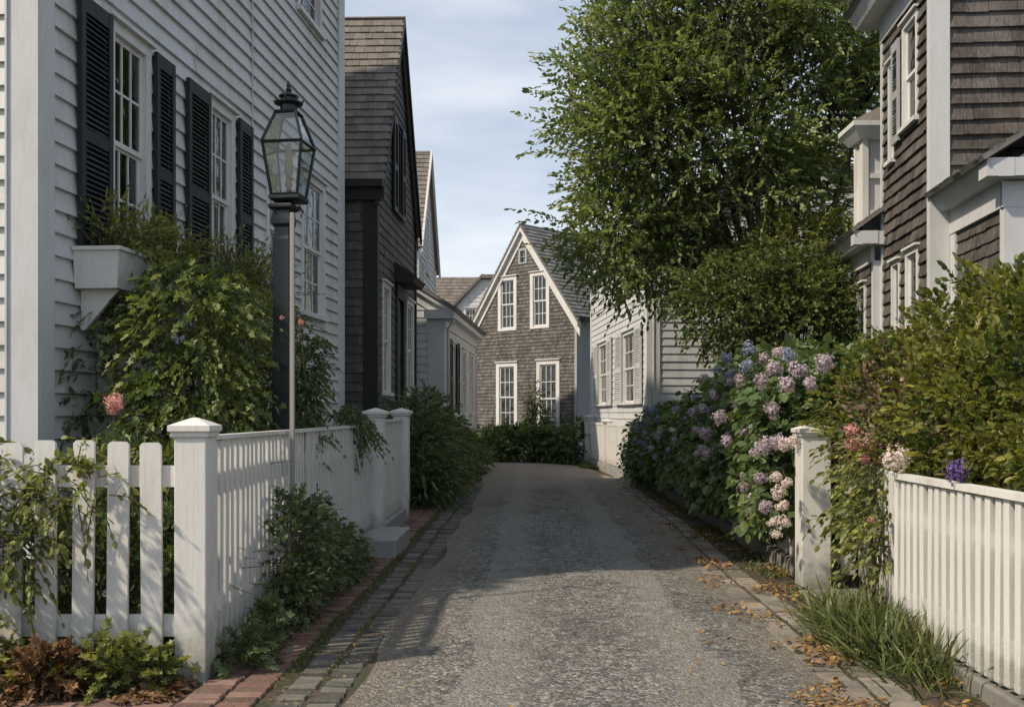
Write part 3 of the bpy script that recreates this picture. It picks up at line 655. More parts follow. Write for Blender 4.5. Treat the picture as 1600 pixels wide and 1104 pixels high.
# ================================================================== DARK SHINGLED HOUSE (left)
def house(name, label, near, U, length, depth, eave, ridge, mats, side_holes=(), front_holes=(), gable='side', expo=0.13, over=0.14, corner=0.21, siding='shingle', base_z=0.25, rexpo=0.17, thing_=None, corner_mat='black_paint', closed=True):
    """near = near lane-side corner; U = direction along the lane; gable='side': gable on the lane wall, ridge across"""
    pass
b_ = 3.0
tb = math.atan(45 / 1600); U2 = Vector((math.sin(tb), math.cos(tb), 0)); O2 = Vector((-b_ + 0.028 * 16.72, 16.72, 0))
h2 = thing('dark_shingle_house', (O2.x, O2.y, 0), 'dark weathered shingle house with black trim and steep roof beyond the white house', 'house')
S2 = Surf(O2, U2); u2 = lambda x: (1600 * b_ / (875 - x) - 16.72) / U2.y
L2 = u2(648); E2 = 5.18; RG = 8.70
span2 = lambda v: (0.0, L2) if v <= E2 else (L2 / 2 * (v - E2) / (RG - E2), L2 - L2 / 2 * (v - E2) / (RG - E2))
hl = []
hl.append(window(h2, S2, u2(596), u2(608), 1.85, 3.72, 0.09, cap=True, label='tall pale framed window on the lane side'))
hl.append(window(h2, S2, u2(634), u2(644.5), 1.85, 3.72, 0.09))
hl.append(window(h2, S2, u2(616.5), u2(623.5), 5.15, 6.75, 0.06, mat=M['black_paint']))
shutter(h2, S2, u2(610.5), u2(616.2), 5.1, 6.8, mat=M['shutter']); shutter(h2, S2, u2(623.8), u2(628.5), 5.1, 6.8, mat=M['shutter'])
du0, du1 = u2(617), u2(629)
m = MB(); sbox(m, S2, du0, du0 + .1, .3, 3.75, -.05, .05); sbox(m, S2, du1 - .1, du1, .3, 3.75, -.05, .05); sbox(m, S2, du0, du1, 3.6, 3.85, -.05, .06)
dr = build('door', m, M['black_paint'], h2)
m = MB(); sbox(m, S2, du0 + .1, du1 - .1, .3, 3.6, -.06, -.02)
for (p, q) in ((.5, 1.3), (1.5, 2.4), (2.55, 3.4)):
    for (r_, s_) in ((du0 + .18, (du0 + du1) / 2 - .05), ((du0 + du1) / 2 + .05, du1 - .18)): sbox(m, S2, r_, s_, p, q, -.02, -.008)
build('door_leaf', m, M['shutter'], dr)
m = MB(); m.hexa([S2.p(du0 - .15, 3.86, 0), S2.p(du1 + .15, 3.86, 0), S2.p(du1 + .15, 3.86, .35), S2.p(du0 - .15, 3.86, .35), S2.p(du0 - .15, 4.25, 0), S2.p(du1 + .15, 4.25, 0), S2.p(du1 + .15, 3.96, .42), S2.p(du0 - .15, 3.96, .42)]); build('door_hood', m, M['black_paint'], h2)
hl.append((du0, du1, .3, 3.8))
m = MB(); lap(m, S2, span2, 0.3, RG, 0.155, 0.02, hl, (0.10, 0.2), 0.005); build('wall', m, M['sh_dark'], h2)
S2F = Surf(O2, Vector((math.cos(tb), -math.sin(tb), 0)))
m = MB(); lap(m, S2F, lambda v: (-5, -0.205), 0.3, E2 - .05, 0.155, 0.022, (), (0.10, 0.22), 0.006); build('wall', m, M['sh_dark'], h2)
m = MB(); sbox(m, S2F, -0.205, 0.03, 0.2, E2 - .1, 0.0, 0.035); sbox(m, S2, 0.0, 0.12, 0.2, E2 - .1, 0.0, 0.03); build('corner_board', m, M['black_paint'], h2)
m = MB(); sbox(m, S2, L2 - 0.1, L2 + .02, 0.2, E2 - .1, -0.02, 0.045); build('corner_board', m, M['black_paint'], h2)
m = MB(); sbox(m, S2F, -5, .1, E2 - .22, E2 - .02, 0.0, 0.10); sbox(m, S2F, -5, .14, E2 - .02, E2 + .10, 0.0, 0.20); build('cornice', m, M['black_paint'], h2)
# roof planes
def roof_plane(house, Pe, U, Vup, length, rise_len, mat, expo, thick=0.06, name='roof'):
    S = Surf(Pe, U, Vup); 
    if S.N.z < 0: S = Surf(Pe, U, Vup, flip=True)
    m = MB(); lap(m, S, lambda v: (0, length), 0, rise_len, expo, 0.024, (), (0.11, 0.24), 0.006)
    sbox(m, S, 0.0, length, 0.0, rise_len, -thick, -0.002)
    return build(name, m, mat, house), S
ov = 0.14
ridge_c = S2.p(L2 / 2, RG)
for (ue, sg) in ((0.0, 1), (L2, -1)):
    slope = Vector((0, 0, RG - E2)) + U2 * (sg * L2 / 2); sl = slope.length; sn = slope.normalized()
    Pe = S2.p(ue, E2, ov) - sn * 0.16 + sn.cross(S2.N).normalized() * 0
    r_, Sr = roof_plane(h2, Pe + Vector((0, 0, 0.10)), -S2.N, sn, 5.3, sl + 0.16 + .02, M['sh_roof'], 0.185)
# rake boards on the lane side
m = MB()
for sg, ue in ((1, 0.0), (-1, L2)):
    a0 = S2.p(ue, E2, 0) - U2 * sg * .09 + Vector((0, 0, -.10)); a1 = S2.p(L2 / 2, RG + .06, 0)
    for (n0, n1, dz, th_) in ((0.0, 0.06, -.22, .22), (ov - 0.035, ov + .005, -.10, .17)):
        q = [a0 + S2.N * n0 + Vector((0, 0, dz)), a0 + S2.N * n1 + Vector((0, 0, dz)), a1 + S2.N * n1 + Vector((0, 0, dz)), a1 + S2.N * n0 + Vector((0, 0, dz))]
        m.hexa([*q, *[z + Vector((0, 0, th_)) for z in q]])
build('rake_board', m, M['black_paint'], h2)
m = MB(); S2B = Surf(S2.p(L2, 0), -S2F.U); lap(m, S2B, lambda v: (0, 5), 0.3, E2, 0.155, 0.022, (), (0.3, 0.5), 0); build('wall', m, M['sh_dark'], h2)
m = MB(); sbox(m, S2, 0, L2, -.03, .32, -.3, -.01); sbox(m, S2F, -5, 0, -.03, .32, -.3, -.01); build('foundation', m, M['stone'], h2)

# ================================================================== TALL GREY HOUSE behind the dark one
O3 = Vector((-2.85, 25.6, 0)); h3 = thing('pale_gable_house', (O3.x, O3.y, 0), 'tall pale house with steep brown roof just showing behind the dark shingle house', 'house')
S3 = Surf(O3, (0, 1, 0)); L3 = 4.8; E3 = 5.7; R3 = 8.55
hl = [window(h3, S3, 0.7, 1.35, 3.9, 5.5, .09, mat=M['trim']), window(h3, S3, 2.0, 2.7, 5.3, 6.9, .09, mat=M['trim'])]
m = MB(); lap(m, S3, lambda v: (0, L3) if v <= E3 else (L3 / 2 * (v - E3) / (R3 - E3), L3 - L3 / 2 * (v - E3) / (R3 - E3)), .3, R3, .15, .02, hl); build('wall', m, M['gray_paint'], h3)
S3F = Surf(O3, (1, 0, 0)); m = MB(); lap(m, S3F, lambda v: (-4, 0), .3, E3, .15, .02); build('wall', m, M['gray_paint'], h3)
for (ue, sg) in ((0.0, 1), (L3, -1)):
    slope = Vector((0, sg * L3 / 2, R3 - E3)); sn = slope.normalized(); Pe = S3.p(ue, E3 + .08, .15) - sn * .2
    roof_plane(h3, Pe, (-1, 0, 0), sn, 5, slope.length + .22, M['sh_roof'], .19)
m = MB()
for sg, ue in ((1, 0.0), (-1, L3)):
    a0 = S3.p(ue, E3 - .12, 0) - Vector((0, sg * .12, .02)); a1 = S3.p(L3 / 2, R3 + .03, 0)
    q = [a0 + Vector((.10, 0, -.05)), a0 + Vector((.155, 0, -.05)), a1 + Vector((.155, 0, -.05)), a1 + Vector((.10, 0, -.05))]
    m.hexa([*q, *[z + Vector((0, 0, .16)) for z in q]])
build('rake_board', m, M['trim'], h3)
m = MB(); sbox(m, S3, -.01, .14, .2, E3, 0, .035); build('corner_board', m, M['white'], h3)
m = MB(); sbox(m, S3, L3 - .14, L3 + .01, .2, E3, 0, .035); build('corner_board', m, M['white'], h3)

# ================================================================== LOW WHITE ELL
c4 = 2.85; t4 = math.atan(70 / 1600); U4 = Vector((math.sin(t4), math.cos(t4), 0)); O4 = Vector((-c4 + .04375 * 22, 22, 0))
h4 = thing('low_white_house', (O4.x, O4.y, 0), 'low white clapboard house with black shutters, left of the shingled gable house', 'house')
S4 = Surf(O4, U4); u4 = lambda x: (1600 * c4 / (900 - x) - 22) / U4.y; L4 = u4(743); E4 = 3.62
S4F = Surf(O4, Vector((math.cos(t4), -math.sin(t4), 0)))
hl = []
for (p, q) in ((703, 709), (721, 727), (733, 738)):
    hl.append(window(h4, S4, u4(p), u4(q), 1.5, 3.1, .07, mat=M['white']))
shutter(h4, S4, u4(697), u4(702.5), 1.45, 3.15); shutter(h4, S4, u4(709.5), u4(714), 1.45, 3.15)
m = MB(); lap(m, S4, lambda v: (0.0, L4), .25, E4, .13, .016, hl); build('wall', m, M['white_clap'], h4)
sl4 = 0.62; m = MB()
lap(m, S4F, lambda v: (-3.0, -0.16) if v < E4 - .2 else (-3.0 + max(0, v - E4) / sl4, min(-.16, -max(0, v - E4) / sl4)), .25, E4 + 0.93, .165, .018); build('wall', m, M['white_clap'], h4)
m = MB(); sbox(m, S4F, -.33, .02, .2, E4 - .02, 0, .04); sbox(m, S4, 0.0, .15, .2, E4 - .02, 0, .035); build('corner_board', m, M['trim'], h4)
m = MB(); sbox(m, S4, L4 - .15, L4 + .02, .2, E4, -.02, .035); build('corner_board', m, M['trim'], h4)
m = MB(); sbox(m, S4, -.12, L4 + .1, E4 - .05, E4 + .10, 0, .22); sbox(m, S4, -.02, L4, E4 - .28, E4 - .05, 0, .05); sbox(m, S4F, -.4, .24, E4 - .10, E4 + .09, 0.03, .14)
a0 = S4F.p(.24, E4 - .03, 0); a1 = S4F.p(-1.55, E4 + 1.08, 0)
for (n0, n1, dz, hh) in ((0.0, .05, -.22, .30), (.05, .15, 0.0, .12)):
    q = [a0 + S4F.N * n0, a0 + S4F.N * n1, a1 + S4F.N * n1, a1 + S4F.N * n0]; q = [z + Vector((0, 0, dz)) for z in q]; m.hexa([q[3], q[2], q[1], q[0], *[z + Vector((0, 0, hh)) for z in (q[3], q[2], q[1], q[0])]])
build('cornice', m, M['trim'], h4)
sn = (-S4F.U + Vector((0, 0, sl4))).normalized()
roof_plane(h4, S4.p(-.2, E4 + .11, .30), U4, sn, L4 + .3, 2.15, M['sh_roof2'], .15, .05)
sn2 = (S4F.U + Vector((0, 0, sl4))).normalized(); roof_plane(h4, S4.p(-.2, E4 + .11, -3.3), U4, sn2, L4 + .3, 2.10, M['sh_roof2'], .15, .05)
# downspout
m = MB(); m.tube([S4.p(.28, E4 - .05, .2), S4.p(.28, E4 - .3, .07), S4.p(.28, .2, .06)], .035, 8); build('downspout', m, M['trim'], h4, smooth=True)

# ================================================================== DISTANT HOUSE
h5 = thing('distant_house', (-3.0, 47, 0), 'distant white house with brown grey roof seen over the low white roof', 'house')
Z = lambda y, Y: H + (645 - y) * Y / F
m = MB(); S5 = Surf((-6.4, 47, 0), (1, 0, 0)); lap(m, S5, lambda v: (0, 5.2), 0, Z(470, 47), .18, .02); build('wall', m, M['white_clap'], h5)
sn = Vector((0, .75, 1)).normalized(); roof_plane(h5, (-6.8, 46.6, Z(478, 47)), (1, 0, 0), sn, 4.6, 1.75, M['sh_roof'], .2)
# cross gable at its right
S5g = Surf((-3.35, 45.9, 0), Vector((1, -.12, 0))); gz = Z(478, 46)
hl = [window(h5, S5g, .35, .95, 5.1, 6.2, .08)]
m = MB(); lap(m, S5g, lambda v: (0, 2.7) if v < gz else (1.9 * (v - gz) / 1.2 * .6, 2.7), 0, gz + 1.15, .18, .02, hl); build('gable_wall', m, M['white_clap'], h5)
m = MB(); m.hexa([S5g.p(-.25, gz - .2, .2), S5g.p(1.2, gz + 1.25, .2), S5g.p(1.2, gz + 1.25, -1.5), S5g.p(-.25, gz - .2, -1.5), S5g.p(-.25, gz - .05, .2), S5g.p(1.2, gz + 1.4, .2), S5g.p(1.2, gz + 1.4, -1.5), S5g.p(-.25, gz - .05, -1.5)])
sbox(m, S5g, 1.2, 2.9, gz + 1.2, gz + 1.36, -1.5, .2); build('gable_roof', m, M['sh_roof'], h5)

# ================================================================== GABLED SHINGLE HOUSE (end of the lane)
t6 = R(43); U6 = Vector((math.cos(t6), -math.sin(t6), 0)); C6 = Vector((1.40, 31.5, 0)); W6 = 4.52
O6 = C6 - U6 * W6; S6 = Surf(O6, U6); assert S6.N.y < 0
def u6(x):
    s = (x - 830) / 1600; t = (1.40 - 31.5 * s) / (math.cos(t6) + math.sin(t6) * s); return W6 - t
def v6(x, y): u = u6(x); return H + (645 - y) * (O6 + U6 * u).y / F
h6 = thing('gabled_shingle_house', tuple(C6), 'weathered grey brown shingle house with white trimmed gable facing down the end of the lane', 'house')
E6 = 4.42; R6 = 7.42
hl = [window(h6, S6, u6(779), u6(808), v6(793, 513), v6(793, 432), .13, curtain=True, sill=False),
      window(h6, S6, u6(829), u6(859), v6(844, 509), v6(844, 424), .13, curtain=True, sill=False),
      window(h6, S6, u6(776), u6(809), v6(792, 668), v6(792, 566), .14, curtain=True, label='lower left window partly behind shrubs'),
      window(h6, S6, u6(839), u6(875), v6(857, 676), v6(857, 562), .14, curtain=True, label='lower right window partly behind shrubs'),
      window(h6, S6, u6(811), u6(824), v6(817, 410), v6(817, 388), .08, rows=1, cols=2, sill=False, cap=False, mat=M['gray_paint'], label='tiny attic window')]
m = MB(); lap(m, S6, lambda v: (0, W6) if v <= E6 else (W6 / 2 * (v - E6) / (R6 - E6), W6 - W6 / 2 * (v - E6) / (R6 - E6)), .2, R6, .115, .026, hl, (.06, .15), .008, ); build('wall', m, M['sh_grey'], h6)
B6 = -S6.N   # towards the back
S6R = Surf(C6, B6); 
m = MB(); lap(m, S6R, lambda v: (0.62, 7), .2, E6, .135, .024, (), (.1, .2), .006); build('wall', m, M['sh_grey'], h6)
m = MB(); sbox(m, S6R, 0.0, .60, .1, E6 - .1, 0.0, .05); sbox(m, S6, W6 - .06, W6 + .04, .1, E6 - .1, 0, .04); build('corner_board', m, M['gray_paint'], h6)
m = MB(); sbox(m, S6, -.10, .12, .1, E6 - .05, 0.0, .045); build('corner_board', m, M['white'], h6)
S6L = Surf(O6 + B6 * 7, -B6); m = MB(); lap(m, S6L, lambda v: (0, 7), .2, E6, .135, .02, (), (.2, .3), 0); build('wall', m, M['sh_grey'], h6)
m = MB()
for sg, ue in ((1, 0.0), (-1, W6)):
    run = U6 * (sg * W6 / 2); a1 = S6.p(W6 / 2, R6 + .10, 0); a0 = a1 - (run + Vector((0, 0, R6 - E6))) * 1.07
    for (n0, n1, dz, hh) in ((0.0, .05, -.46, .30), (.0, .16, -.17, .22)):
        q = [a0 + S6.N * n0, a0 + S6.N * n1, a1 + S6.N * n1, a1 + S6.N * n0]; q = [z + Vector((0, 0, dz)) for z in q]
        if sg > 0: q = q[::-1]
        m.hexa([*q, *[z + Vector((0, 0, hh)) for z in q]])
build('rake_board', m, M['white'], h6)
for (ue, sg) in ((0.0, 1), (W6, -1)):
    slope = U6 * (sg * W6 / 2) + Vector((0, 0, R6 - E6)); sn = slope.normalized(); Pe = S6.p(W6 / 2, R6 + .16, .18) - sn * (slope.length * 1.08)
    roof_plane(h6, Pe, B6, sn, 7.2, slope.length * 1.08 + .01, M['sh_roof2'], .16, .05)
m = MB(); sbox(m, S6R, -.1, 7, E6 - .1, E6 + .05, 0, .2); build('gutter', m, M['black_paint'], h6)
m = MB(); sbox(m, S6, 0, W6, -.03, .22, -.3, -.01); sbox(m, S6R, 0, 7, -.03, .22, -.3, -.01); build('foundation', m, M['stone'], h6)

# ================================================================== WHITE HOUSE right of centre
t7 = math.atan(-130 / 1600); Uw = Vector((math.sin(t7), math.cos(t7), 0)); d7 = 4.3
O7n = Vector((d7 - .08125 * 22, 22, 0)); L7 = 8.7
h7 = thing('white_clapboard_house', tuple(O7n), 'white clapboard house half hidden by the big tree, right of the gabled shingle house', 'house')
S7 = Surf(O7n + Uw * L7, -Uw); assert S7.N.x < 0        # lane wall, u runs towards the camera
u7 = lambda x: L7 - (1600 * d7 / (x - 700) - 22) / Uw.y
E7 = 5.35
hl = [window(h7, S7, u7(937), u7(951), 1.75, 3.45, .09, curtain=True), window(h7, S7, u7(975), u7(995), 1.75, 3.45, .09, curtain=True)]
shutter(h7, S7, u7(931), u7(936.6), 1.7, 3.5, mat=M['white_clap']); shutter(h7, S7, u7(951.4), u7(958), 1.7, 3.5, mat=M['white_clap']); shutter(h7, S7, u7(965), u7(974.5), 1.7, 3.5, mat=M['white_clap']); shutter(h7, S7, u7(995.5), u7(1006), 1.7, 3.5, mat=M['white_clap'])
m = MB(); lap(m, S7, lambda v: (0, L7 - .1), .4, E7, .16, .022, hl, wav=.004); build('wall', m, M['white_clap'], h7)
Sf7 = Surf(O7n, Vector((math.cos(t7), -math.sin(t7), 0))); assert Sf7.N.y < 0
WW = 6.4; R7 = 7.5
m = MB(); lap(m, Sf7, lambda v: (.25, WW) if v < E7 else (max(.25, WW / 2 * (v - E7) / (R7 - E7)), WW - WW / 2 * (v - E7) / (R7 - E7)), .4, R7, .17, .022, wav=.002); build('wall', m, M['white_clap'], h7)
m = MB(); sbox(m, Sf7, -.04, .25, .2, E7, 0, .04); sbox(m, S7, L7 - .22, L7, .2, E7, 0, .04); sbox(m, Sf7, .10, .12, .3, E7, .04, .06); build('corner_board', m, M['white'], h7)
m = MB(); sbox(m, S7, 0, .15, .2, E7, 0, .04); build('corner_board', m, M['white'], h7)
m = MB(); sbox(m, S7, -.2, L7 + .2, E7 - .02, E7 + .12, 0, .28); sbox(m, S7, 0, L7, E7 - .3, E7 - .02, 0, .05); build('cornice', m, M['white'], h7)
for (u0, sg) in ((0, 1), (WW, -1)):
    slope = Sf7.U * (sg * WW / 2) + Vector((0, 0, R7 - E7)); sn = slope.normalized(); Pe = Sf7.p(u0, E7 + .13, .25) - sn * .3
    roof_plane(h7, Pe, Uw, sn, L7 + .4, slope.length + .3, M['sh_roof2'], .17)
m = MB(); sbox(m, S7, 0, L7, -.03, .42, -.3, -.01); sbox(m, Sf7, 0, WW, -.03, .42, -.3, -.01); build('foundation', m, M['stone'], h7)

# ================================================================== RIGHT SHINGLE HOUSE
t8 = math.atan(120 / 1600); U8 = Vector((math.sin(t8), math.cos(t8), 0)); e8 = 3.9
O8 = Vector((e8 + .075 * 12.36, 12.36, 0)); h8 = thing('brown_shingle_house', tuple(O8), 'tall brown shingle house with wide white corner board above the yellow green bush', 'house')
Lr = (14.5 - 12.36) / U8.y; S8 = Surf(O8 + U8 * Lr, -U8); u8 = lambda x: Lr - (1600 * e8 / (x - 950) - 12.36) / U8.y
E8 = 6.72; hl = []
hl.append(window(h8, S8, u8(1413), u8(1437), 5.22, 6.58, .075, rows=1, cols=1, label='upper window nearest the corner board')); hl.append(window(h8, S8, u8(1391), u8(1400), 4.95, 6.3, .06, rows=1, cols=1))
shutter(h8, S8, u8(1401), u8(1412), 5.1, 6.45, mat=M['gray_paint'])
hl.append(window(h8, S8, u8(1418), u8(1438), 1.9, 3.6, .075, rows=1, cols=1)); hl.append(window(h8, S8, u8(1396), u8(1409), 1.9, 3.55, .06, rows=1, cols=1))
m = MB(); lap(m, S8, lambda v: (0.06, Lr - .04), .3, E8, .16, .036, hl, (.12, .26), .008); build('wall', m, M['sh_brown'], h8)
S8F = Surf(O8, Vector((math.cos(t8), -math.sin(t8), 0)))
m = MB(); lap(m, S8F, lambda v: (.20, 6), .3, 9.5, .182, .045, (), (.14, .34), .006, .003); build('wall', m, M['sh_brown'], h8)
m = MB(); sbox(m, S8F, -.03, .205, .2, 9.5, 0, .05); sbox(m, S8, Lr - .055, Lr, .2, E8 + .1, 0, .035); build('corner_board', m, M['trim'], h8)
m = MB(); sbox(m, S8, -.02, .07, .2, E8, 0, .04); build('corner_board', m, M['trim'], h8)
m = MB(); sbox(m, S8, -.02, Lr, E8, E8 + .32, 0, .05); 
q0 = [S8.p(-.35, E8 + .32, 0), S8.p(Lr + .3, E8 + .32, 0), S8.p(Lr + .3, E8 + .32, .30), S8.p(-.35, E8 + .32, .30)]
q1 = [S8.p(-.35, E8 + .52, 0), S8.p(Lr + .3, E8 + .52, 0), S8.p(Lr + .3, E8 + .52, .42), S8.p(-.35, E8 + .52, .42)]
m.hexa([*q0, *q1]); build('cornice', m, M['trim'], h8)
sn = (S8F.U + Vector((0, 0, 1.0))).normalized(); roof_plane(h8, S8.p(-.4, E8 + .53, .46), -U8, sn, Lr + .75, 4.5, M['sh_roof2'], .16)
m = MB(); S8b = Surf(O8 + U8 * Lr, -S8F.U); lap(m, S8b, lambda v: (-6, 0), .3, E8 + 1, .15, .02, (), (.3, .5), 0); build('wall', m, M['sh_brown'], h8)
# near ell (front right)
g9 = 4.15; O9 = Vector((g9 + .075 * 10.7, 10.7, 0)); L9 = (12.30 - 10.7) / U8.y
h9 = thing('shingle_ell', tuple(O9), 'small shingle ell with white cornice and low roof in front of the tall brown house', 'house')
S9 = Surf(O9 + U8 * L9, -U8); E9 = 3.92
m = MB(); lap(m, S9, lambda v: (0.17, L9 - .03), .2, E9 - .28, .15, .024, (), (.1, .22), .008); build('wall', m, M['sh_brown'], h9)
S9F = Surf(O9, S8F.U); m = MB(); lap(m, S9F, lambda v: (.38, 4), .2, E9 - .3, .182, .03, (), (.1, .24), .007); build('wall', m, M['sh_brown'], h9)
m = MB(); sbox(m, S9F, -.03, .40, .1, E9 - .28, 0, .05); sbox(m, S9, L9 - .04, L9, .1, E9 - .28, 0, .04); build('corner_board', m, M['trim'], h9)
m = MB(); sbox(m, S9, .0, .17, .1, E9 - .28, 0, .04); build('corner_board', m, M['trim'], h9)
m = MB(); sbox(m, S9, 0, L9 + .04, E9 - .28, E9, 0, .05); sbox(m, S9F, -.05, 4, E9 - .28, E9 - .01, 0, .055)
for S_, a, b in ((S9, -.02, L9 + .25),):
    m.hexa([S_.p(a, E9, 0), S_.p(b, E9, 0), S_.p(b, E9, .16), S_.p(a, E9, .16), S_.p(a, E9 + .19, 0), S_.p(b, E9 + .19, 0), S_.p(b, E9 + .19, .27), S_.p(a, E9 + .19, .27)])
sbox(m, S9F, -.27, 4, E9 + .005, E9 + .19, 0.0, .245)
build('cornice', m, M['trim'], h9)
sn = (S8F.U + Vector((0, 0, .62))).normalized(); roof_plane(h9, S9.p(-.03, E9 + .195, .33), -U8, sn, L9 + .32, 3.6, M['sh_roof2'], .14, .04)
# gable end above the ell's front
m = MB(); lap(m, S9F, lambda v: ((v - E9 - .1) / .62 - .1, 4), E9 + .2, E9 + 1.8, .182, .03, (), (.1, .24), .007); build('gable_wall', m, M['trim'], h9)
# far ell
g10 = 3.79; O10 = Vector((g10 + .075 * 14.56, 14.56, 0)); L10 = (15.96 - 14.56) / U8.y
h10 = thing('far_shingle_ell', tuple(O10), 'low shingle wing with white eave just beyond the tall brown house', 'house')
S10 = Surf(O10 + U8 * L10, -U8); u10 = lambda x: L10 - (1600 * g10 / (x - 950) - 14.56) / U8.y; E10 = 3.66
hl = [window(h10, S10, u10(1340), u10(1355), 1.9, 3.42, .07, rows=1, cols=1)]
m = MB(); lap(m, S10, lambda v: (.07, L10 - .03), .2, E10, .15, .024, hl, (.1, .22), .008); build('wall', m, M['sh_brown'], h10)
S10F = Surf(O10, S8F.U); m = MB(); sbox(m, S10F, -.03, .2, .1, E10, 0, .05); sbox(m, S10, L10 - .04, L10, .1, E10, 0, .035); build('corner_board', m, M['trim'], h10)
m = MB(); sbox(m, S10, -.02, .08, .1, E10, 0, .04); build('corner_board', m, M['trim'], h10)
m = MB(); sbox(m, S10, 0, L10, E10 - .02, E10 + .22, .001, .05)
m.hexa([S10.p(-.35, E10 + .22, 0), S10.p(L10 + .2, E10 + .22, 0), S10.p(L10 + .2, E10 + .22, .22), S10.p(-.35, E10 + .22, .22), S10.p(-.35, E10 + .40, 0), S10.p(L10 + .2, E10 + .40, 0), S10.p(L10 + .2, E10 + .40, .33), S10.p(-.35, E10 + .40, .33)])
sbox(m, S10F, -.33, .3, E10 + .21, E10 + .395, .0, .19); build('cornice', m, M['trim'], h10)
sn = (S8F.U + Vector((0, 0, .72))).normalized(); roof_plane(h10, S10.p(-.4, E10 + .41, .37), -U8, sn, L10 + .62, 3.4, M['sh_roof2'], .14, .04)
# white tower-like dormer
T = thing('white_cupola', (5.6, 15.8, 0), 'white panelled tower dormer with small hipped roof above the far shingle wing', 'tower')
x0 = (1349 - 830) / 1600 * 15.3; zt_ = H + (645 - 214) * 15.3 / F; m = MB(); m.box(x0, x0 + 1.3, 15.300, 15.660, 3.6, zt_)
for zz in (4.45, 5.0):
    m.box(x0 - .025, x0 + 1.3, 15.260, 15.300, zz, zz + .07); 
for xx in (x0 - .03, x0 + .32, x0 + .9): m.box(xx, xx + .09, 15.245, 15.300, 3.6, zt_ - .05)
m.box(x0 - .03, x0, 15.300, 15.380, 3.6, zt_ - .05); m.box(x0 - .03, x0, 15.580, 15.660, 3.6, zt_ - .05)
build('tower_wall', m, M['white'], T)
m = MB(); m.hexa([(x0 - .08, 15.220, zt_ - .05), (x0 + 1.4, 15.220, zt_ - .05), (x0 + 1.4, 15.760, zt_ - .05), (x0 - .08, 15.760, zt_ - .05), (x0 - .2, 15.100, zt_ + .12), (x0 + 1.5, 15.100, zt_ + .12), (x0 + 1.5, 15.850, zt_ + .12), (x0 - .2, 15.850, zt_ + .12)])
m.box(x0 - .21, x0 + 1.51, 15.090, 15.860, zt_ + .12, zt_ + .19); build('cornice', m, M['white'], T)
m = MB(); cx_, cy_ = x0 + .65, 15.480; zz = zt_ + .19
for (p, q) in (((x0 - .21, 15.090), (x0 + 1.51, 15.090)), ((x0 + 1.51, 15.090), (x0 + 1.51, 15.860)), ((x0 + 1.51, 15.860), (x0 - .21, 15.860)), ((x0 - .21, 15.860), (x0 - .21, 15.090))): m.poly([(*p, zz), (*q, zz), (cx_, cy_, zz + .5)])
build('roof', m, M['sh_roof'], T)
m = MB(); sg = Surf((x0, 18.6, 0), (0, -1, 0)); 

# ================================================================== FENCES
def picket_mesh(wd, th, h, kind='flat', name='picket'):
    m = MB(); c = wd * .14
    pr = [(-wd / 2, 0), (wd / 2, 0), (wd / 2, h - c), (wd / 2 - c, h), (-wd / 2 + c, h), (-wd / 2, h - c)]
    if kind == 'square': pr = [(-wd / 2, 0), (wd / 2, 0), (wd / 2, h), (-wd / 2, h)]
    n = len(pr); i = 0; m.v += [(x, -th / 2, z) for x, z in pr] + [(x, th / 2, z) for x, z in pr]
    m.f.append(tuple(range(n))); m.t.append(.5); m.f.append(tuple(range(n, 2 * n))[::-1]); m.t.append(.5)
    for k in range(n):
        k2 = (k + 1) % n; m.f.append((k2, k, n + k, n + k2)); m.t.append(.5)
    me = bpy.data.meshes.new(name); me.from_pydata(m.v, [], m.f); setmesh(me, m.t, M['fence'], False); return me
def pickets(parent, A, B, n, me, z0, jit=0.006):
    A, B = Vector(A), Vector(B); d = (B - A); ang = math.atan2(d.y, d.x); off = origin_of(parent)
    for i in range(n):
        p = A.lerp(B, (i + .5) / n); o = bpy.data.objects.new('picket', me); C.objects.link(o); o.parent = parent
        o.location = Vector((p.x, p.y, z0 + random.uniform(-jit, jit))) - off
        o.rotation_euler = (random.uniform(-.006, .006), random.uniform(-.011, .011), ang + random.uniform(-.02, .02))
def rail(parent, A, B, z0, z1, t=0.035, name='rail'):
    A, B = Vector(A), Vector(B); d = (B - A).normalized(); nn = Vector((-d.y, d.x, 0)) * t / 2; m = MB()
    q = [A - nn, B - nn, B + nn, A + nn]; m.hexa([Vector((p.x, p.y, z0)) for p in q] + [Vector((p.x, p.y, z1)) for p in q]); return build(name, m, M['fence'], parent)
def post(parent, x, y, wd, h, cap=0.035, mold=True, rot=0.0):
    m = MB(); m.lathe(x, y, [(wd / 2, -.03), (wd / 2, h - .115)], 4, square=True, rot=rot)
    po = build('post', m, M['fence'], parent, bevel=.006)
    m = MB(); w2 = wd / 2
    prof = [(w2 + .001, h - .117), (w2 + cap * .5, h - .105), (w2 + cap * .55, h - .085), (w2 + cap, h - .075), (w2 + cap, h - .045), (w2 * .55, h - .015), (.01, h)]
    m.lathe(x, y, prof, 4, square=True, rot=rot); build('post_cap', m, M['fence'], po)
    return po
f1 = thing('picket_fence', (-1.89, 5.79, 0), 'white picket fence turning the corner at the thick left post, roses on its front', 'fence')
post(f1, -1.90, 5.79, 0.178, 1.475, .028)
wide = picket_mesh(.118, .022, 1.24); slim = picket_mesh(.062, .02, 1.26, 'square')
xs = [(238 - 830) / 1600 * 5.75 - .197 * i for i in range(8)]
off = origin_of(f1)
for i, x in enumerate(xs):
    o = bpy.data.objects.new('picket', wide); C.objects.link(o); o.parent = f1; o.location = Vector((x + random.uniform(-.006, .006), 5.745, .10 + random.uniform(-.008, .008))) - off; o.rotation_euler = (0, random.uniform(-.012, .012), random.uniform(-.02, .02))
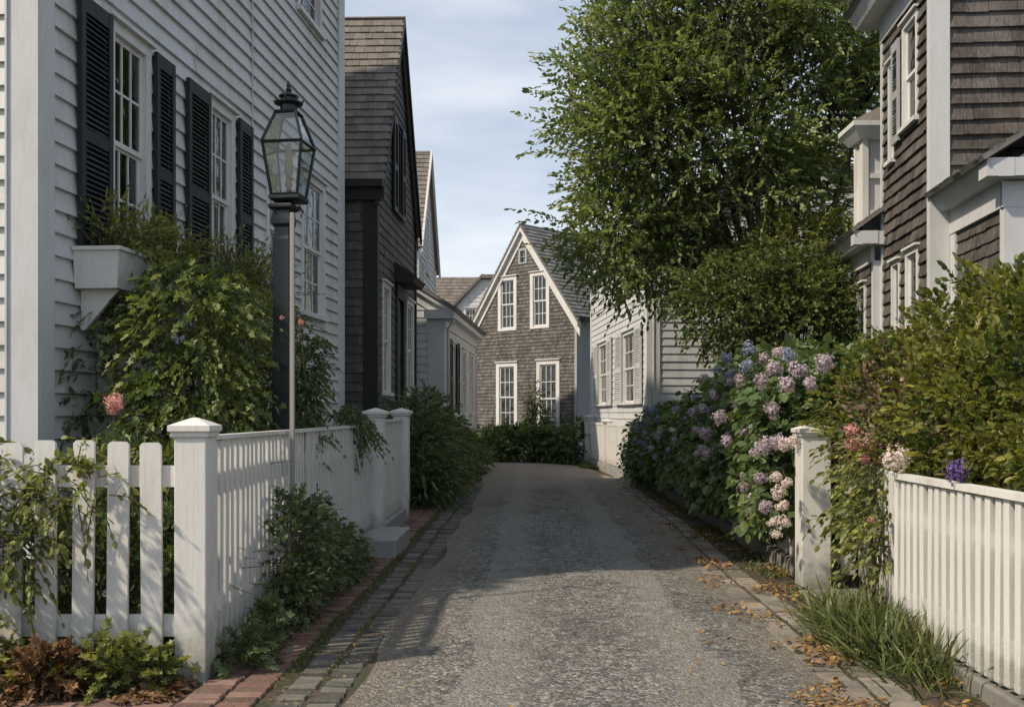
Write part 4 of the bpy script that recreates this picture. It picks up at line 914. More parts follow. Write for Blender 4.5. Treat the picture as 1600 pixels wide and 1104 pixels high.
rail(f1, (-3.7, 5.778, 0), (-1.99, 5.778, 0), 1.085, 1.205, .04); rail(f1, (-3.7, 5.778, 0), (-1.99, 5.778, 0), .245, .365, .04)
FX = -1.845
pickets(f1, (FX, 5.90, 0), (FX - .02, 11.78, 0), 52, slim, .085)
rail(f1, (FX - .03, 5.88, 0), (FX - .05, 11.8, 0), 1.08, 1.17); rail(f1, (FX - .03, 5.88, 0), (FX - .05, 11.8, 0), .27, .36)
rail(f1, (FX - .005, 5.88, 0), (FX - .025, 11.8, 0), 1.346, 1.372, .07, 'cap_rail')
post(f1, -1.81, 11.92, .20, 1.56, .04); post(f1, -1.80, 14.2, .21, 1.57, .04)
gt = thing('gate_panel', (-1.80, 13, 0), 'closed white picket gate between the two capped posts by the stone step', 'gate')
pickets(gt, (-1.80, 12.05, 0), (-1.80, 14.08, 0), 22, picket_mesh(.06, .02, 1.19, 'square'), .20); rail(gt, (-1.83, 12.03, 0), (-1.83, 14.08, 0), 1.05, 1.14); rail(gt, (-1.83, 12.03, 0), (-1.83, 14.08, 0), .35, .44); rail(gt, (-1.80, 12.03, 0), (-1.80, 14.08, 0), 1.39, 1.42, .06, 'cap_rail')
m = MB(); m.box(-1.80, -1.39, 10.5, 11.75, -.03, .20); build('stone_step', m, M['stone'], None, base=None, bevel=.02)
st = C.objects[-1]; tag(bpy.data.objects['stone_step'], 'pale worn stone step on the brick sidewalk by the fence gate', 'step')
m = MB(); m.box(-2.1, -1.72, 12.05, 14.3, -.03, .19); build('gate_plinth', m, M['stone'], gt, bevel=.01)
# right fences
f2 = thing('white_fence', (2.38, 5.5, 0), 'white picket fence with flat top rail in front of the yellow green bush', 'fence')
slim2 = picket_mesh(.062, .03, .93, 'square'); RX = 2.38
pickets(f2, (RX, 2.6, 0), (RX, 6.70, 0), 37, slim2, .135, .004)
rail(f2, (RX + .035, 2.6, 0), (RX + .035, 6.72, 0), .80, .89); rail(f2, (RX + .035, 2.6, 0), (RX + .035, 6.72, 0), .30, .39); rail(f2, (RX + .01, 2.6, 0), (RX + .01, 6.74, 0), 1.075, 1.11, .085, 'cap_rail')
m = MB(); m.box(RX - .03, RX + .25, 2.0, 6.75, -.03, .10)
cb = build('curb', m, M['curbstone'], f2, bevel=.015)
f3 = thing('hedge_fence', (2.45, 8.75, 0), 'white picket fence under the hydrangeas with a tall capped post at its near end', 'fence')
post(f3, 2.42, 8.80, .245, 1.41, .03); post(f3, 2.47, 19.1, .20, 1.30, .03)
pickets(f3, (2.47, 8.98, 0), (2.49, 18.95, 0), 84, picket_mesh(.065, .02, 1.1, 'square'), .16); rail(f3, (2.51, 8.9, 0), (2.53, 19, 0), .98, 1.07); rail(f3, (2.51, 8.9, 0), (2.53, 19, 0), .30, .39)
m = MB(); m.box(2.40, 2.66, 9.0, 19.0, -.03, .15); build('curb', m, M['curbstone'], f3, bevel=.015)
rail(f3, (2.54, 8.82, 0), (2.76, 8.82, 0), .93, 1.02); rail(f3, (2.54, 8.82, 0), (2.76, 8.82, 0), .22, .34)
gate2 = thing('garden_gate', (2.7, 7.8, 0), 'open white picket gate overgrown by a flowering vine beside the thick right post', 'gate')
pickets(gate2, (2.65, 8.76, 0), (2.77, 8.76, 0), 1, picket_mesh(.12, .024, .98), .12); pickets(gate2, (2.79, 8.70, 0), (2.43, 6.85, 0), 14, picket_mesh(.075, .022, .98), .12)
rail(gate2, (2.82, 8.70, 0), (2.46, 6.85, 0), .87, .96); rail(gate2, (2.82, 8.70, 0), (2.46, 6.85, 0), .25, .34)
m = MB(); m.hexa([(2.12, 6.9, -.03), (2.72, 6.9, -.03), (2.9, 8.55, -.03), (2.2, 8.45, -.03), (2.12, 6.9, .045), (2.72, 6.9, .045), (2.9, 8.55, .045), (2.2, 8.45, .045)]); o = build('door_slab', m, M['curbstone'], bevel=.012); o.name = 'stone_slab'; tag(o, 'flat dark stone slab at the foot of the open garden gate', 'slab')
f4 = thing('far_fence', (2.0, 27, 0), 'low white board fence in front of the white clapboard house near the bend', 'fence')
A4, B4 = (1.72, 29.6, 0), (2.22, 22.3, 0)
pickets(f4, A4, B4, 66, picket_mesh(.10, .02, .98, 'square'), .22); rail(f4, (1.74, 29.6, 0), (2.25, 22.3, 0), 1.18, 1.24, .09, 'cap_rail'); post(f4, 1.66, 29.75, .22, 1.45, .03); post(f4, 1.95, 26.3, .2, 1.35, .03); post(f4, 2.25, 22.1, .2, 1.35, .03)
m = MB(); q = [(1.68, 29.6), (2.18, 22.3), (2.42, 22.3), (1.92, 29.6)]; m.hexa([(*p, -.03) for p in q] + [(*p, .2) for p in q]); build('curb', m, M['stone'], f4)

# ================================================================== STREET LAMP
LX, LY = -2.005, 8.3; PX = LX
lp = thing('street_lamp', (LX, LY, 0), 'black cast lamp post with a tapered glass lantern behind the picket fence', 'street lamp')
m = MB(); rt = -0.12
m.lathe(LX, LY, [(.11, -.03), (.11, .35), (.09, .42), (.074, .5), (.067, 2.90), (.06, 2.93), (.06, 3.0), (.078, 3.02), (.078, 3.06), (.075, 3.09), (.07, 3.13), (.10, 3.15), (.10, 3.18)], 4, square=True, rot=rt)
build('post', m, M['iron'], lp, bevel=.006)
LX += .04; m = MB(); m.lathe(LX, LY, [(.03, 3.17), (.035, 3.2), (.11, 3.205), (.125, 3.22), (.125, 3.245), (.10, 3.25)], 4, square=True, rot=rt)
lan = build('lantern', m, M['iron'], lp)
def corner(r, z, k):
    an = 2 * math.pi * (k + .5) / 4 + rt; return Vector((LX + r * 1.4142 * math.cos(an), LY + r * 1.4142 * math.sin(an), z))
m = MB(); lev = [(.122, 3.25), (.16, 3.65), (.163, 3.675), (.085, 3.93)]
for k in range(4):
    for (ra, za), (rb, zb), rr in (((.105, 3.245), (.160, 3.66), .0125), ((.163, 3.675), (.080, 3.925), .0125)):
        m.tube([corner(ra, za, k), corner(rb, zb, k)], rr, 4)
for r, z, tt in ((.162, 3.665, .016), (.108, 3.255, .012), (.083, 3.925, .013)):
    for k in range(4): m.tube([corner(r, z, k), corner(r, z, (k + 1) % 4)], tt, 4)
# flat flange
build('frame', m, M['iron'], lan)
for (ra, za), (rb, zb) in (((.103, 3.255), (.157, 3.655)), ((.158, 3.68), (.078, 3.92))):
    m = MB()
    for k in range(4): m.quad(corner(ra, za, k), corner(ra, za, (k + 1) % 4), corner(rb, zb, (k + 1) % 4), corner(rb, zb, k))
    build('glass_pane', m, M['lampglass'], lan)
m = MB(); m.lathe(LX, LY, [(.088, 3.92), (.092, 3.935), (.07, 3.945), (.07, 3.985), (.085, 3.99), (.115, 4.0), (.118, 4.01), (.062, 4.03), (.06, 4.05), (.08, 4.055), (.082, 4.065), (.03, 4.095), (.018, 4.10), (.026, 4.115), (.014, 4.135), (.02, 4.15), (.008, 4.18), (.002, 4.19)], 12)
for k in range(8):
    an = k * math.pi / 4; m.tube([(LX + .095 * math.cos(an), LY + .095 * math.sin(an), 3.995), (LX + .122 * math.cos(an), LY + .122 * math.sin(an), 4.03)], .009, 4)
build('finial', m, M['iron'], lan, smooth=False)
m = MB(); m.lathe(LX, LY, [(.02, 3.245), (.02, 3.33), (.035, 3.34), (.028, 3.36), (.022, 3.40), (.034, 3.44), (.036, 3.50), (.028, 3.56), (.032, 3.60), (.02, 3.65), (.015, 3.68)], 10); build('gas_burner', m, M['brass'], lan, smooth=True)
m = MB()
for k in (0, 2):
    m.tube([corner(.06, 3.19, k), corner(.09, 3.14, k), corner(.075, 3.10, k)], .008, 5)
build('bracket', m, M['iron'], lan)
m = MB(); m.lathe(-1.768, 7.58, [(.016, -.03), (.016, 2.98)], 4, square=True); o = build('signpost', m, M['pole'], bevel=.004); o.name = 'slim_pole'; tag(o, 'thin white painted wooden pole standing beside the black lamp post', 'pole')

# ================================================================== TREES
def tree(name, label, base, crown, nclump, shoots_per, leaf_size, mat, trunk_r, fork_z, lim=14, nleaf=11, length=.55, lean=(0, 0), csize=0.55, extra=()):
    t = thing(name, base, label, 'tree'); b = Vector(base)
    cl, cdir, r = in_blobs(nclump, crown, 0.35)
    if len(extra): cl = np.vstack([cl, np.array(extra)]); cc = np.array(crown[0][:3]); cdir = np.vstack([cdir, unit(np.array(extra) - cc)])
    n = len(cl) * shoots_per; ci = np.repeat(np.arange(len(cl)), shoots_per)
    o_ = unit(rng.normal(size=(n, 3))) * (rng.random((n, 1)) ** .5) * csize * rng.uniform(.6, 1.25, (len(cl), 1))[ci]; o_[:, 2] *= .7
    P = cl[ci] + o_; D = unit(cdir[ci] * .6 + unit(o_) * .7 + rng.normal(size=(n, 3)) * .35); D[:, 2] += .22
    LP, LD, tn, cv = shoots(P, D, length, nleaf, .15, .95)
    ctone = rng.random(len(cl)); tn = np.clip(tn * .7 + np.repeat(ctone[ci], nleaf) * .35, 0, 1)
    leaf_mesh('crown', LP, LD, leaf_size * rng.uniform(.6, 1.25, len(LP)), OVAL, mat, t, tones=tn, up=.6)
    m = MB(); fk = b + Vector((lean[0], lean[1], fork_z))
    m.tube([b - Vector((0, 0, .05)), b + Vector((lean[0] * .3, lean[1] * .3, fork_z * .35)), fk], [trunk_r * 1.35, trunk_r, trunk_r * .8], 12)
    build('trunk', m, M['bark'], t, smooth=True)
    m = MB(); prim = []; order = np.argsort(rng.random(len(cl)))
    for k in range(lim):
        e = Vector(cl[order[k]]); mid = fk.lerp(e, .45) + Vector((0, 0, .35)) + Vector(rng.normal(size=3) * .25)
        q = fk.lerp(mid, .5) + Vector(rng.normal(size=3) * .1); q2 = mid.lerp(e, .55) + Vector(rng.normal(size=3) * .12)
        pts = [fk, q, mid, q2, e]; m.tube(pts, [trunk_r * .55, trunk_r * .4, trunk_r * .28, trunk_r * .17, trunk_r * .07], 7, cap=False); prim += [q, mid, q2]
    for k in range(lim, len(cl)):
        e = Vector(cl[order[k]]); s = min(prim, key=lambda p: (p - e).length); mid = s.lerp(e, .5) + Vector(rng.normal(size=3) * .12)
        m.tube([s, mid, e], [trunk_r * .15, trunk_r * .10, trunk_r * .05], 5, cap=False)
    for i in rng.choice(n, min(n, 1800), replace=False): m.tube([cl[ci[i]], P[i], P[i] + D[i] * length * .5], [.011, .007, .003], 3, cap=False)
    build('limb', m, M['bark'], t, smooth=True)
    return t
def px(x, y, Y): return tuple(W(x, y, Y))
ex = [px(x + 72, y, Y) for x, y, Y in ((838, 172, 17.5), (836, 232, 17.5), (858, 118, 17.5), (862, 60, 17.5), (880, 15, 17.5), (872, 300, 17.6), (888, 345, 17.5), (892, 390, 17.0), (930, 408, 17), (965, 430, 17), (915, 150, 17.4), (905, 320, 17.2), (880, 262, 17.2), (872, 200, 17.2), (890, 90, 17.2), (1000, 440, 17))] + [px(x, y, Y) for x, y, Y in ((935, 345, 17.2), (950, 385, 17), (925, 395, 16.9), (985, 410, 17), (1020, 430, 17), (960, 425, 16.8), (910, 365, 17))]
tree('street_tree', 'large leafy green tree overhanging the lane and hiding the white clapboard house', (4.35, 18.2, 0),
     [(2.9, 18.2, 6.4, 2.5, 2.0, 2.7), (4.3, 18.4, 7.0, 2.5, 2.0, 2.8), (3.3, 18, 8.6, 2.8, 2.0, 1.6), (2.1, 17.7, 5.6, .95, .9, .85), (1.95, 17.8, 7.0, 1.0, 1.0, 1.2), (2.3, 17.8, 8.7, 1.0, 1.0, 1.0), (1.85, 17.5, 4.6, .6, .7, .5), (3.4, 18.0, 4.8, 1.6, 1.0, .8), (5.7, 18.6, 8.0, 1.0, 1.4, 1.8)], 330, 22, .104, M['lf_tree'], .17, 2.6, 16, extra=ex)
bush('tall_shrub', 'dense dark green shrub under the big tree behind the hydrangeas', 'shrub', (3.7, 16, 0),
     [(3.2, 16.0, 3.25, .8, .8, .6), (4.0, 16.0, 3.1, 1.0, .9, .95), (4.1, 15.8, 2.4, 1.0, .9, .8), (4.5, 16.2, 2.9, .5, .7, 1.1)], 2400, OVAL, .085, M['lf_shrub'], length=.4, nleaf=10, stem_r=.005)
bush('pale_shrub', 'lighter green shrub glowing in sun above the dark one, under the big tree', 'shrub', (4.6, 17.0, 0),
     [(4.5, 17.0, 4.1, .8, .6, .6), (5.2, 17.2, 3.9, .4, .5, .9)], 700, OVAL, .085, M['lf_vine'], length=.42, nleaf=10, stem_r=.005)

# ================================================================== HYDRANGEAS
hb = []
for i in range(12):
    y = 9.1 + i * .88; top = 2.1 - .75 * min(1, max(0, (y - 11.8) / 7.5)); hz_ = (top - .42) / 2; hb.append((2.62 + .05 * math.sin(i * 2), y, .42 + hz_ + .04 * math.sin(i * 1.3), .62, .75, hz_))
for i in range(8):
    y = 9.3 + i * 1.15; hb.append((3.4, y, 1.55 - .09 * i, .7, .9, .66 - .02 * i))
hb += [(2.38, 9.2, 1.0, .30, .35, .55), (2.36, 10.3, .85, .35, .55, .55), (2.35, 11.6, .8, .33, .7, .5), (2.38, 13, .85, .3, .8, .5)]
notpost = lambda P: ~((P[:, 0] < 2.62) & (P[:, 1] < 8.98)) & ~((P[:, 0] < 2.52) & (P[:, 2] < .38 + .12 * np.sin(P[:, 1] * 2.3))) & (P[:, 0] > 1.98)
hyd = bush('hydrangea_hedge', 'long hydrangea hedge with lilac and pale flower heads spilling over the white fence', 'hedge', (3.0, 13, 0), hb, 7200, BROAD, .095, M['lf_hyd'], length=.28, nleaf=7, droop=.5, upb=.2, inner=.6, keep=notpost, stem_r=.005, up=1.0)
def onx(x, y, X): Y = X * F / (x - CX); return (X, Y, H + (645 - y) * Y / F)
lil = [(1195, 695, .13), (1165, 668, .11), (1215, 690, .10), (1180, 705, .10), (1140, 680, .10), (1120, 700, .09), (1165, 760, .10), (1180, 775, .11), (1195, 790, .09), (1188, 745, .09), (1205, 640, .09), (1230, 600, .10), (1250, 578, .10), (1210, 575, .10), (1190, 595, .09), (1285, 565, .10), (1175, 800, .08), (1170, 745, .08), (1265, 600, .08), (1100, 590, .09), (1150, 625, .08)]
add_heads(hyd, [(onx(x, y, 2.03), r * .88) for x, y, r in lil], 'lilac')
pal = [(1228, 695, .095), (1240, 690, .085), (1213, 745, .085), (1215, 770, .08), (1222, 790, .075), (1225, 815, .075), (1213, 835, .065), (1208, 815, .07), (1230, 755, .07)]
add_heads(hyd, [(onx(x, y, 2.06), r * .9) for x, y, r in pal], 'pale')
bl = [(1110, 640, .08), (1095, 655, .08), (1085, 620, .07), (1120, 610, .08), (1140, 585, .08), (1070, 655, .07), (1060, 690, .07), (1075, 710, .07), (1135, 560, .08), (1165, 570, .08), (1170, 545, .09), (1100, 670, .06), (1230, 555, .08), (1055, 640, .07), (1120, 575, .07)]
add_heads(hyd, [(onx(x, y, 2.05), r) for x, y, r in bl], 'blue')
hyd2 = bush('hydrangea_bush', 'rounded blue hydrangea bush beyond the far end of the fence', 'bush', (2.45, 20.8, 0), [(2.5, 20.6, .75, .45, 1.0, .66), (2.8, 21.2, .85, .5, .9, .8), (2.45, 19.9, .7, .36, .5, .62)], 1300, BROAD, .09, M['lf_hyd'], length=.3, nleaf=6, droop=.5, inner=.6, up=1.0)
def surf_spots(n, y0, y1, zf, rad):
    out = []
    for _ in range(n):
        y = random.uniform(y0, y1); top = 2.1 - .75 * min(1, max(0, (y - 10.3) / 6)); f = random.random(); a_ = f * 1.9
        x = 2.62 - .80 * math.cos(a_ - .25); z = .42 + (top - .42) * (.5 + .5 * math.sin(a_ - .25 if zf else a_)); out.append(((x, y, z + .02), rad * random.uniform(.5, 1.1)))
    return out
add_heads(hyd, surf_spots(34, 9.4, 15.5, 1, .085), 'lilac'); add_heads(hyd, surf_spots(16, 11.5, 18.5, 1, .085), 'blue'); add_heads(hyd, surf_spots(4, 9.5, 14, 1, .07), 'pale')
add_heads(hyd2, [(onx(x, y, 2.02), r) for x, y, r in [(1000, 665, .11), (1015, 660, .11), (1012, 690, .10), (1020, 640, .09), (995, 690, .09), (1022, 678, .10), (1005, 720, .08), (1028, 655, .08), (992, 710, .08), (1008, 640, .09)]], 'blue')

# ================================================================== RIGHT YELLOW-GREEN BUSH
keepR = lambda P: (P[:, 0] > 2.46) | (P[:, 2] > 1.13)
rb = bush('garden_bush', 'large yellow green leafy bush rising behind the near right picket fence', 'bush', (3.4, 7.4, 0),
     [(3.55, 7.3, 1.75, .85, 1.0, .75), (3.0, 6.6, 1.35, .5, 1.1, .62), (3.3, 5.4, 1.25, .6, 1.0, .6), (3.9, 7.0, 1.9, .8, .9, .7), (3.2, 8.6, 1.45, .75, .7, .65), (4.4, 7.8, 2.0, .8, 1, .75), (3.0, 4.4, 1.0, .5, 1.0, .45), (3.05, 6.9, .7, .5, .9, .6), (3.1, 5.2, .6, .5, 1.2, .5)],
     5200, OVAL, .058, M['lf_yellow'], length=.24, nleaf=11, droop=.2, upb=.5, inner=.5, keep=keepR, wscale=1.15)
bush('bronze_shrub', 'reddish brown twiggy shrub between the hydrangeas and the yellow green bush', 'shrub', (2.9, 8.3, 0), [(2.95, 8.0, 1.5, .32, .5, .34), (2.75, 7.4, 1.3, .22, .4, .22), (3.3, 8.8, 1.75, .4, .4, .3)], 420, OVAL, .05, M['lf_bronze'], length=.3, nleaf=9, droop=.1, upb=.7, inner=.3)
vn = bush('flowering_vine', 'dark leaved flowering vine climbing over the open garden gate', 'vine', (2.6, 7.6, 0),
     [(2.58, 7.5, 1.15, .22, .6, .3), (2.48, 7.2, .7, .14, .35, .45), (2.75, 8.3, 1.2, .28, .35, .35), (2.62, 8.1, .75, .16, .35, .35)], 430, OVAL, .06, M['lf_vine'], length=.24, nleaf=8, droop=.5, inner=.2)
def P_(x, y, Y): return px(x, y, Y)
add_heads(vn, [(P_(1338, 690, 7.6), .10), (P_(1362, 695, 7.4), .075), (P_(1328, 672, 7.7), .07), (P_(1350, 715, 7.3), .05), (P_(1360, 810, 7.0), .04), (P_(1362, 830, 7.0), .035)], 'pink')
add_heads(vn, [(P_(1400, 716, 6.6), .10)], 'pale')
fl = thing('violet_flower', P_(1497, 750, 5.75), 'single dark violet flower cluster hanging over the right fence rail', 'flower')
add_heads(fl, [(P_(1497, 737, 5.70), .085)], 'violet')
m = MB(); p0 = Vector(P_(1497, 745, 5.72)); m.tube([p0, p0 + Vector((.12, .08, .02)), p0 + Vector((.35, .2, -.1))], .004, 5); build('stem', m, M['stem'], fl)

# ================================================================== LEFT GARDEN
keepL = lambda P: (P[:, 0] > -4.2 + .078 * P[:, 1] + .03)
kf = lambda P: keepL(P) & ~((P[:, 0] > -1.93) & (P[:, 2] < 1.33)) & ~((P[:, 1] < 5.85) & (P[:, 2] < 1.3))
wb = bush('climbing_bush', 'big yellow green climbing bush between the window box and the black lamp post', 'bush', (-2.55, 8.0, 0),
     [(-2.68, 8.0, 2.0, .42, .42, .62), (-2.62, 7.9, 1.5, .42, .42, .5), (-2.85, 8.4, 2.35, .36, .5, .38), (-2.55, 8.0, 2.2, .26, .3, .35), (-2.75, 7.8, 1.1, .42, .4, .45)], 860, LOBED, .064, M['lf_climb'], length=.30, nleaf=10, droop=.55, upb=.25, inner=.5, keep=kf, up=.6)
bush('wall_vine', 'sparse dark vine creeping down the clapboards below the window box', 'vine', (-3.45, 8.2, 0),
     [(-3.42, 8.0, 2.2, .09, .18, .3), (-3.35, 8.5, 2.35, .10, .3, .12), (-3.46, 7.9, 1.6, .07, .12, .45), (-3.40, 8.3, 1.5, .06, .1, .3)], 70, OVAL, .075, M['lf_fern'], length=.22, nleaf=7, droop=1.0, upb=0, inner=.1, keep=keepL, trunk=False)
bush('side_vine', 'narrow dark vine hanging to the right of the black lamp post', 'vine', (-2.05, 9.6, 0),
     [(-2.18, 9.6, 1.95, .20, .3, .42), (-2.15, 9.5, 1.45, .17, .3, .3), (-2.05, 9.0, 1.25, .16, .25, .22)], 420, OVAL, .05, M['lf_fern'], length=.2, nleaf=9, droop=.6, inner=.2, keep=None)
bush('wall_rambler', 'rambling greenery under the second window box behind the lamp post', 'vine', (-2.9, 10.5, 0),
     [(-2.95, 10.4, 2.4, .3, .8, .35), (-2.8, 9.8, 1.9, .4, .6, .6), (-2.75, 11, 1.6, .35, .9, .6)], 480, OVAL, .07, M['lf_vine'], length=.3, nleaf=8, droop=.6, inner=.2, keep=keepL)
ry = bush('rose_bush', 'leafy rose bush growing through and over the front picket fence', 'bush', (-2.9, 5.7, 0),
     [(-2.56, 5.65, 1.08, .34, .10, .14), (-2.80, 5.63, .80, .20, .10, .24), (-2.98, 5.62, .62, .12, .10, .2), (-3.1, 5.75, 1.0, .3, .25, .30)], 330, OVAL, .055, M['lf_vine'], trunk=False, length=.24, nleaf=8, droop=.6, inner=.2, up=.5)
bush('garden_greenery', 'leafy garden plants behind the front pickets', 'plant', (-2.7, 6.4, 0),
     [(-2.6, 6.5, .45, .7, .45, .45), (-3.1, 6.3, .6, .5, .4, .55), (-2.2, 6.7, .4, .28, .6, .4), (-2.5, 7.2, .8, .7, .4, .6)], 800, OVAL, .07, M['lf_dark'], length=.28, nleaf=9, inner=.3, keep=kf)
pk = thing('pink_rose', P_(178, 660, 6.3), 'round pink flower above the front fence beside the clapboard wall', 'flower')
add_heads(pk, [(P_(178, 630, 6.3), .075)], 'pink')
m = MB(); p0 = Vector(P_(178, 640, 6.3)); m.tube([(p0.x + .1, p0.y + .1, 0), p0 - Vector((.02, 0, .5)), p0], [.006, .005, .004], 5); build('stem', m, M['stem'], pk)
LP, LD, tn, cv = shoots(np.array([tuple(p0 - Vector((.02, 0, .35)))] * 14) + rng.normal(size=(14, 3)) * .04, rng.normal(size=(14, 3)) + np.array([0, 0, .7]), .3, 7, .4); leaf_mesh('foliage', LP, LD, .06, OVAL, M['lf_vine'], pk, tones=tn)
lil2 = thing('pink_blossom', P_(460, 520, 8.0), 'small pink lily blossom beside the black lamp post', 'flower')
add_heads(lil2, [(P_(470, 503, 7.9), .035), (P_(441, 496, 7.9), .022)], 'pink'); m = MB(); p1 = Vector(P_(470, 505, 7.9)); m.tube([(-2.2, 8.6, .8), (p1.x, p1.y + .2, p1.z - .5), tuple(p1)], .005, 5); build('stem', m, M['stem'], lil2)
fb = bush('fern_bush', 'dark ferny bush spreading over the bricks in front of the side picket fence', 'bush', (-1.62, 7.3, 0),
     [(-1.70, 7.4, .48, .15, .5, .42), (-1.67, 8.2, .33, .15, .6, .28), (-1.62, 7.2, .18, .17, .45, .18), (-1.7, 9.0, .22, .12, .6, .2)], 900, LOBED, .055, M['lf_fern'], length=.22, nleaf=8, droop=.4, upb=.35, inner=.35, keep=lambda P: (P[:, 0] > -1.80) & (P[:, 0] < -1.52 + .12 * P[:, 2]) & (P[:, 2] > .02))
bush('gatepost_vine', 'small dark vine draped over the far end of the side fence by the gate post', 'vine', (-1.95, 11, 0), [(-1.92, 10.9, 1.40, .12, .5, .14), (-1.80, 11.2, 1.22, .06, .25, .12)], 120, OVAL, .055, M['lf_fern'], length=.2, nleaf=7, droop=.9, inner=.1, trunk=False)
bush('lane_shrub', 'tall loose dark shrub beyond the gate posts on the left verge', 'shrub', (-1.75, 17.2, 0),
     [(-1.80, 16.2, .9, .30, .9, .80), (-1.78, 17.8, .95, .32, .9, .80), (-1.75, 19.4, .8, .32, .9, .72), (-1.62, 16.6, .40, .28, 1.0, .38)], 1150, LANCE, .11, M['lf_fern'], length=.42, nleaf=10, droop=.35, upb=.7, inner=.4, wscale=1.5, keep=lambda P: P[:, 2] > 0.02)
bush('verge_shrub', 'green shrub at the foot of the low white house on the left verge', 'shrub', (-1.55, 22, 0), [(-1.72, 21.3, .7, .28, .9, .66), (-1.6, 23.2, .55, .26, .9, .5), (-1.42, 25.5, .42, .22, 1.2, .4)], 700, OVAL, .085, M['lf_fern'], length=.34, nleaf=9, inner=.4, upb=.5, keep=lambda P: P[:, 2] > .02)
sh6 = bush('house_shrubs', 'bank of green shrubs under the ground floor windows of the gabled house', 'shrubs', (0.2, 30.9, 0),
     [(-.9, 31.2, .5, .6, .6, .5), (0.0, 31.0, .52, .7, .6, .55), (.8, 30.6, .45, .5, .5, .5), (1.35, 30.2, .6, .40, .5, .65), (.25, 31.6, .9, .15, .3, .75), (-1.5, 31.6, .5, .4, .5, .45)], 1300, OVAL, .12, M['lf_hyd'], length=.36, nleaf=9, inner=.4, upb=.35, keep=lambda P: P[:, 2] > .02, up=1.0)
bush('window_creeper', 'slender creeper beside the lower right window of the gabled house', 'vine', (.15, 31.6, 0), [(.05, 31.75, 1.6, .13, .15, .9)], 90, OVAL, .09, M['lf_vine'], length=.25, nleaf=7, inner=.1, droop=.5)

# ================================================================== GRASS, WEEDS, LITTER
def blades(n, xs, ys, h, mat, name, label, cat, kind=None, z=0.0, lean=.35, wsc=1.0, th=None):
    P = np.stack([xs, ys, np.full(n, z)], 1); D = rng.normal(size=(n, 3)) * lean; D[:, 2] = 1
    o = leaf_mesh(name, P, D, h * rng.uniform(.45, 1.2, n), BLADE, mat, None, up=0, wscale=wsc); 
    return tag(o, label, cat, None, kind)
n = 2300; xs = 2.27 + rng.normal(size=n) * .13 - .10 * rng.random(n); ys = 6.5 + rng.normal(size=n) * .42; k = xs < 2.36; xs, ys = xs[k], ys[k]
base = (2.2, 6.5, 0)
D = rng.normal(size=(len(xs), 3)) * .55; D[:, 0] -= .25; D[:, 2] = .8
o = leaf_mesh('long_grass', np.stack([xs, ys, np.full(len(xs), .0)], 1), D, rng.uniform(.14, .40, len(xs)), BLADE, M['grass'], None, up=0, wscale=.75, base=base); tag(o, 'clump of long green grass drooping at the foot of the near right fence', 'grass', kind='stuff')
# grass in seams
def seam(name, x0, x1, y0, y1, n, h, label, thr=0.0, wsc=.9):
    xs = rng.uniform(x0, x1, n); ys = y0 + (y1 - y0) * rng.random(n) ** 1.3
    k = (np.sin(ys * 2.1) + np.sin(ys * 5.3 + 1) + rng.normal(size=n) * .7) > thr; xs, ys = xs[k] + np.array([wv(y) for y in ys[k]]), ys[k]
    D = rng.normal(size=(len(xs), 3)) * .8; D[:, 2] = 1
    o = leaf_mesh(name, np.stack([xs, ys, np.full(len(xs), .005)], 1), D, h * rng.uniform(.4, 1.2, len(xs)), LANCE, M['grass'], None, up=.2, wscale=wsc); return tag(o, label, 'grass', kind='stuff')
seam('seam_grass', -1.42, -1.33, 3, 20, 5500, .04, 'grass and moss growing between the brick sidewalk and the granite blocks', -.6)
seam('seam_grass', -1.165, -1.135, 3, 20, 2600, .035, 'thin line of grass between the two rows of granite blocks', 0)
seam('seam_grass', 1.80, 1.84, 4, 20, 900, .03, 'thin grass between the right hand granite blocks', .3)
seam('verge_grass', 2.08, 2.40, 7.4, 19, 3600, .07, 'patchy grass at the foot of the hydrangea fence', .4)
seam('verge_grass', 1.35, 2.2, 27.5, 30, 1800, .12, 'grass verge beside the far white fence at the bend', -1)
seam('verge_grass', -1.85, -1.2, 18, 28, 1500, .10, 'grass under the shrubs on the left verge', -.5)
# clumps of weeds in front of the front fence
bush('weed_clump', 'bright green weeds at the foot of the front fence left of the corner post', 'plant', (-2.2, 5.5, 0), [(-2.25, 5.5, .12, .22, .14, .14), (-2.05, 5.58, .10, .10, .12, .12)], 130, LOBED, .05, M['lf_vine'], length=.15, nleaf=7, upb=1.0, inner=.1, trunk=False, group=None, keep=lambda P: P[:, 2] > 0)
bush('weed_clump', 'green weeds at the left edge below the front fence', 'plant', (-3.0, 5.5, 0), [(-2.98, 5.5, .16, .18, .14, .18), (-2.75, 5.45, .06, .3, .12, .08)], 120, LOBED, .055, M['lf_vine'], length=.16, nleaf=7, upb=1.0, inner=.1, trunk=False, keep=lambda P: P[:, 2] > 0)
bush('dead_plant', 'withered rust brown plant in front of the front fence', 'plant', (-2.58, 5.42, 0), [(-2.58, 5.42, .13, .19, .12, .11)], 210, LOBED, .05, M['lf_brown'], length=.12, nleaf=8, upb=.5, inner=.1, trunk=False, keep=lambda P: P[:, 2] > 0)
bush('weed_clump', 'low dark green weeds beside the corner post on the brick sidewalk', 'plant', (-1.6, 6.1, 0), [(-1.70, 6.05, .05, .08, .35, .10), (-1.72, 6.6, .12, .08, .3, .14)], 150, LOBED, .055, M['lf_fern'], length=.16, nleaf=7, upb=.6, inner=.1, trunk=False, keep=lambda P: (P[:, 2] > .02) & (P[:, 0] > -1.79))
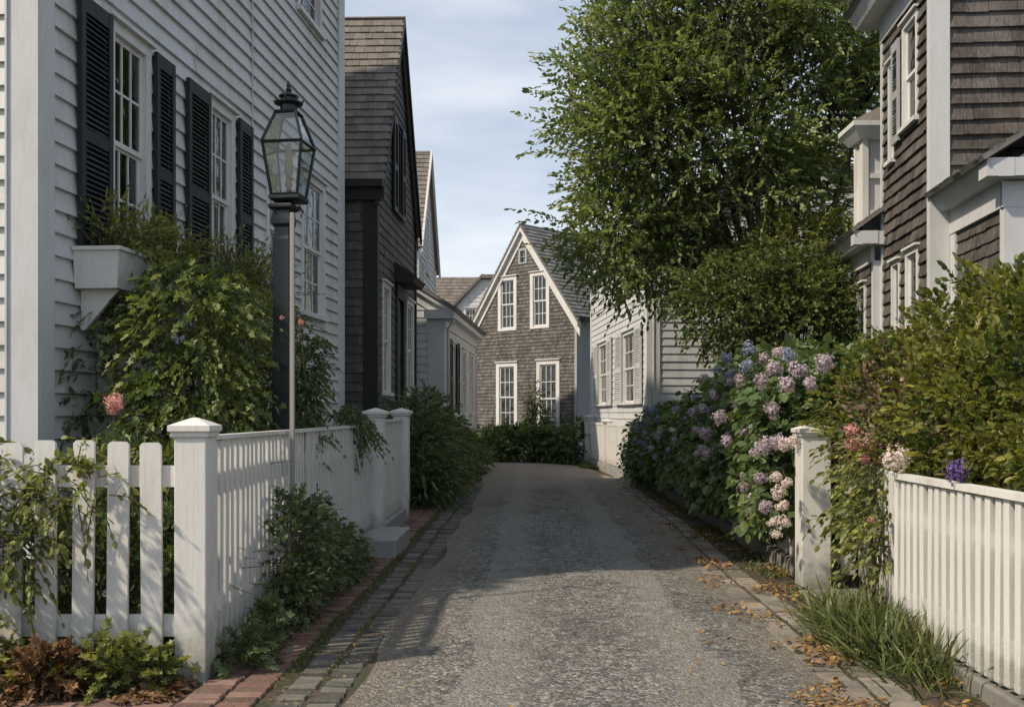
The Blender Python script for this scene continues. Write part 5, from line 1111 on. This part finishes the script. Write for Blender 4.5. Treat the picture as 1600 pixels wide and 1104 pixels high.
# low weeds along the fence foot
bush('weed_clump', 'low weeds along the foot of the side fence towards the stone step', 'plant', (-1.7, 9.6, 0), [(-1.70, 9.5, .1, .10, .6, .14)], 120, OVAL, .05, M['lf_fern'], length=.16, nleaf=7, upb=.7, inner=.1, trunk=False, keep=lambda P: (P[:, 2] > .02) & (P[:, 0] > -1.79))
def litter(name, n, fx, label, size, mat, z=.03):
    P = fx(int(n * 2.6)); cl_ = np.sin(P[:, 0] * 9 + 2 * np.sin(P[:, 1] * 1.7)) + np.sin(P[:, 1] * 5.1 + P[:, 0] * 4) + np.sin(P[:, 1] * 13.7 - P[:, 0] * 11) * .7 + rng.normal(size=len(P)) * .45
    P = P[cl_ > .75]; D = rng.normal(size=(len(P), 3)); D[:, 2] *= .3
    o = leaf_mesh(name, P, D, size * rng.uniform(.3, 1.7, len(P)), OVAL, mat, None, up=1.6); return tag(o, label, 'fallen leaves', kind='stuff')
def fR(n):
    y = 4.3 + 15 * rng.random(n) ** 2.0; x = 1.88 + rng.normal(size=n) * .26 + .02 * (y - 6); z = np.where(x < 1.6, .03, .034)
    return np.stack([np.clip(x, 1.2, 2.34), y, z + rng.uniform(0, .012, n)], 1)
litter('fallen_leaves', 5200, fR, 'brown and orange leaf litter along the right hand blocks', .034, M['lf_litter'])
def fL(n):
    y = 4.3 + 14 * rng.random(n) ** 1.6; x = -1.08 + rng.normal(size=n) * .22; return np.stack([x, y, np.full(n, .036) + rng.uniform(0, .008, n)], 1)
litter('fallen_leaves', 800, fL, 'scattered small yellow leaves on the left hand blocks', .02, M['lf_litter'])
def fC(n):
    y = 4.6 + 2.6 * rng.random(n); x = rng.uniform(-.8, 1.6, n); k = rng.random(n) < .15 + .85 * ((x + .8) / 2.4) ** 3; x, y = x[k], y[k]
    return np.stack([x, y, .012 + .034 * np.sin(np.pi * np.clip((x + .93) / 2.55, 0, 1)) + .004], 1)
litter('fallen_leaves', 900, fC, 'few dry leaves scattered on the near gravel of the lane', .022, M['lf_litter'])
def fF(n): return np.stack([rng.uniform(-3.2, -1.85, n), rng.uniform(5.1, 5.75, n), rng.uniform(.018, .03, n)], 1)
litter('fallen_leaves', 1300, fF, 'dead leaves and mulch under the front fence', .04, M['lf_brown'])
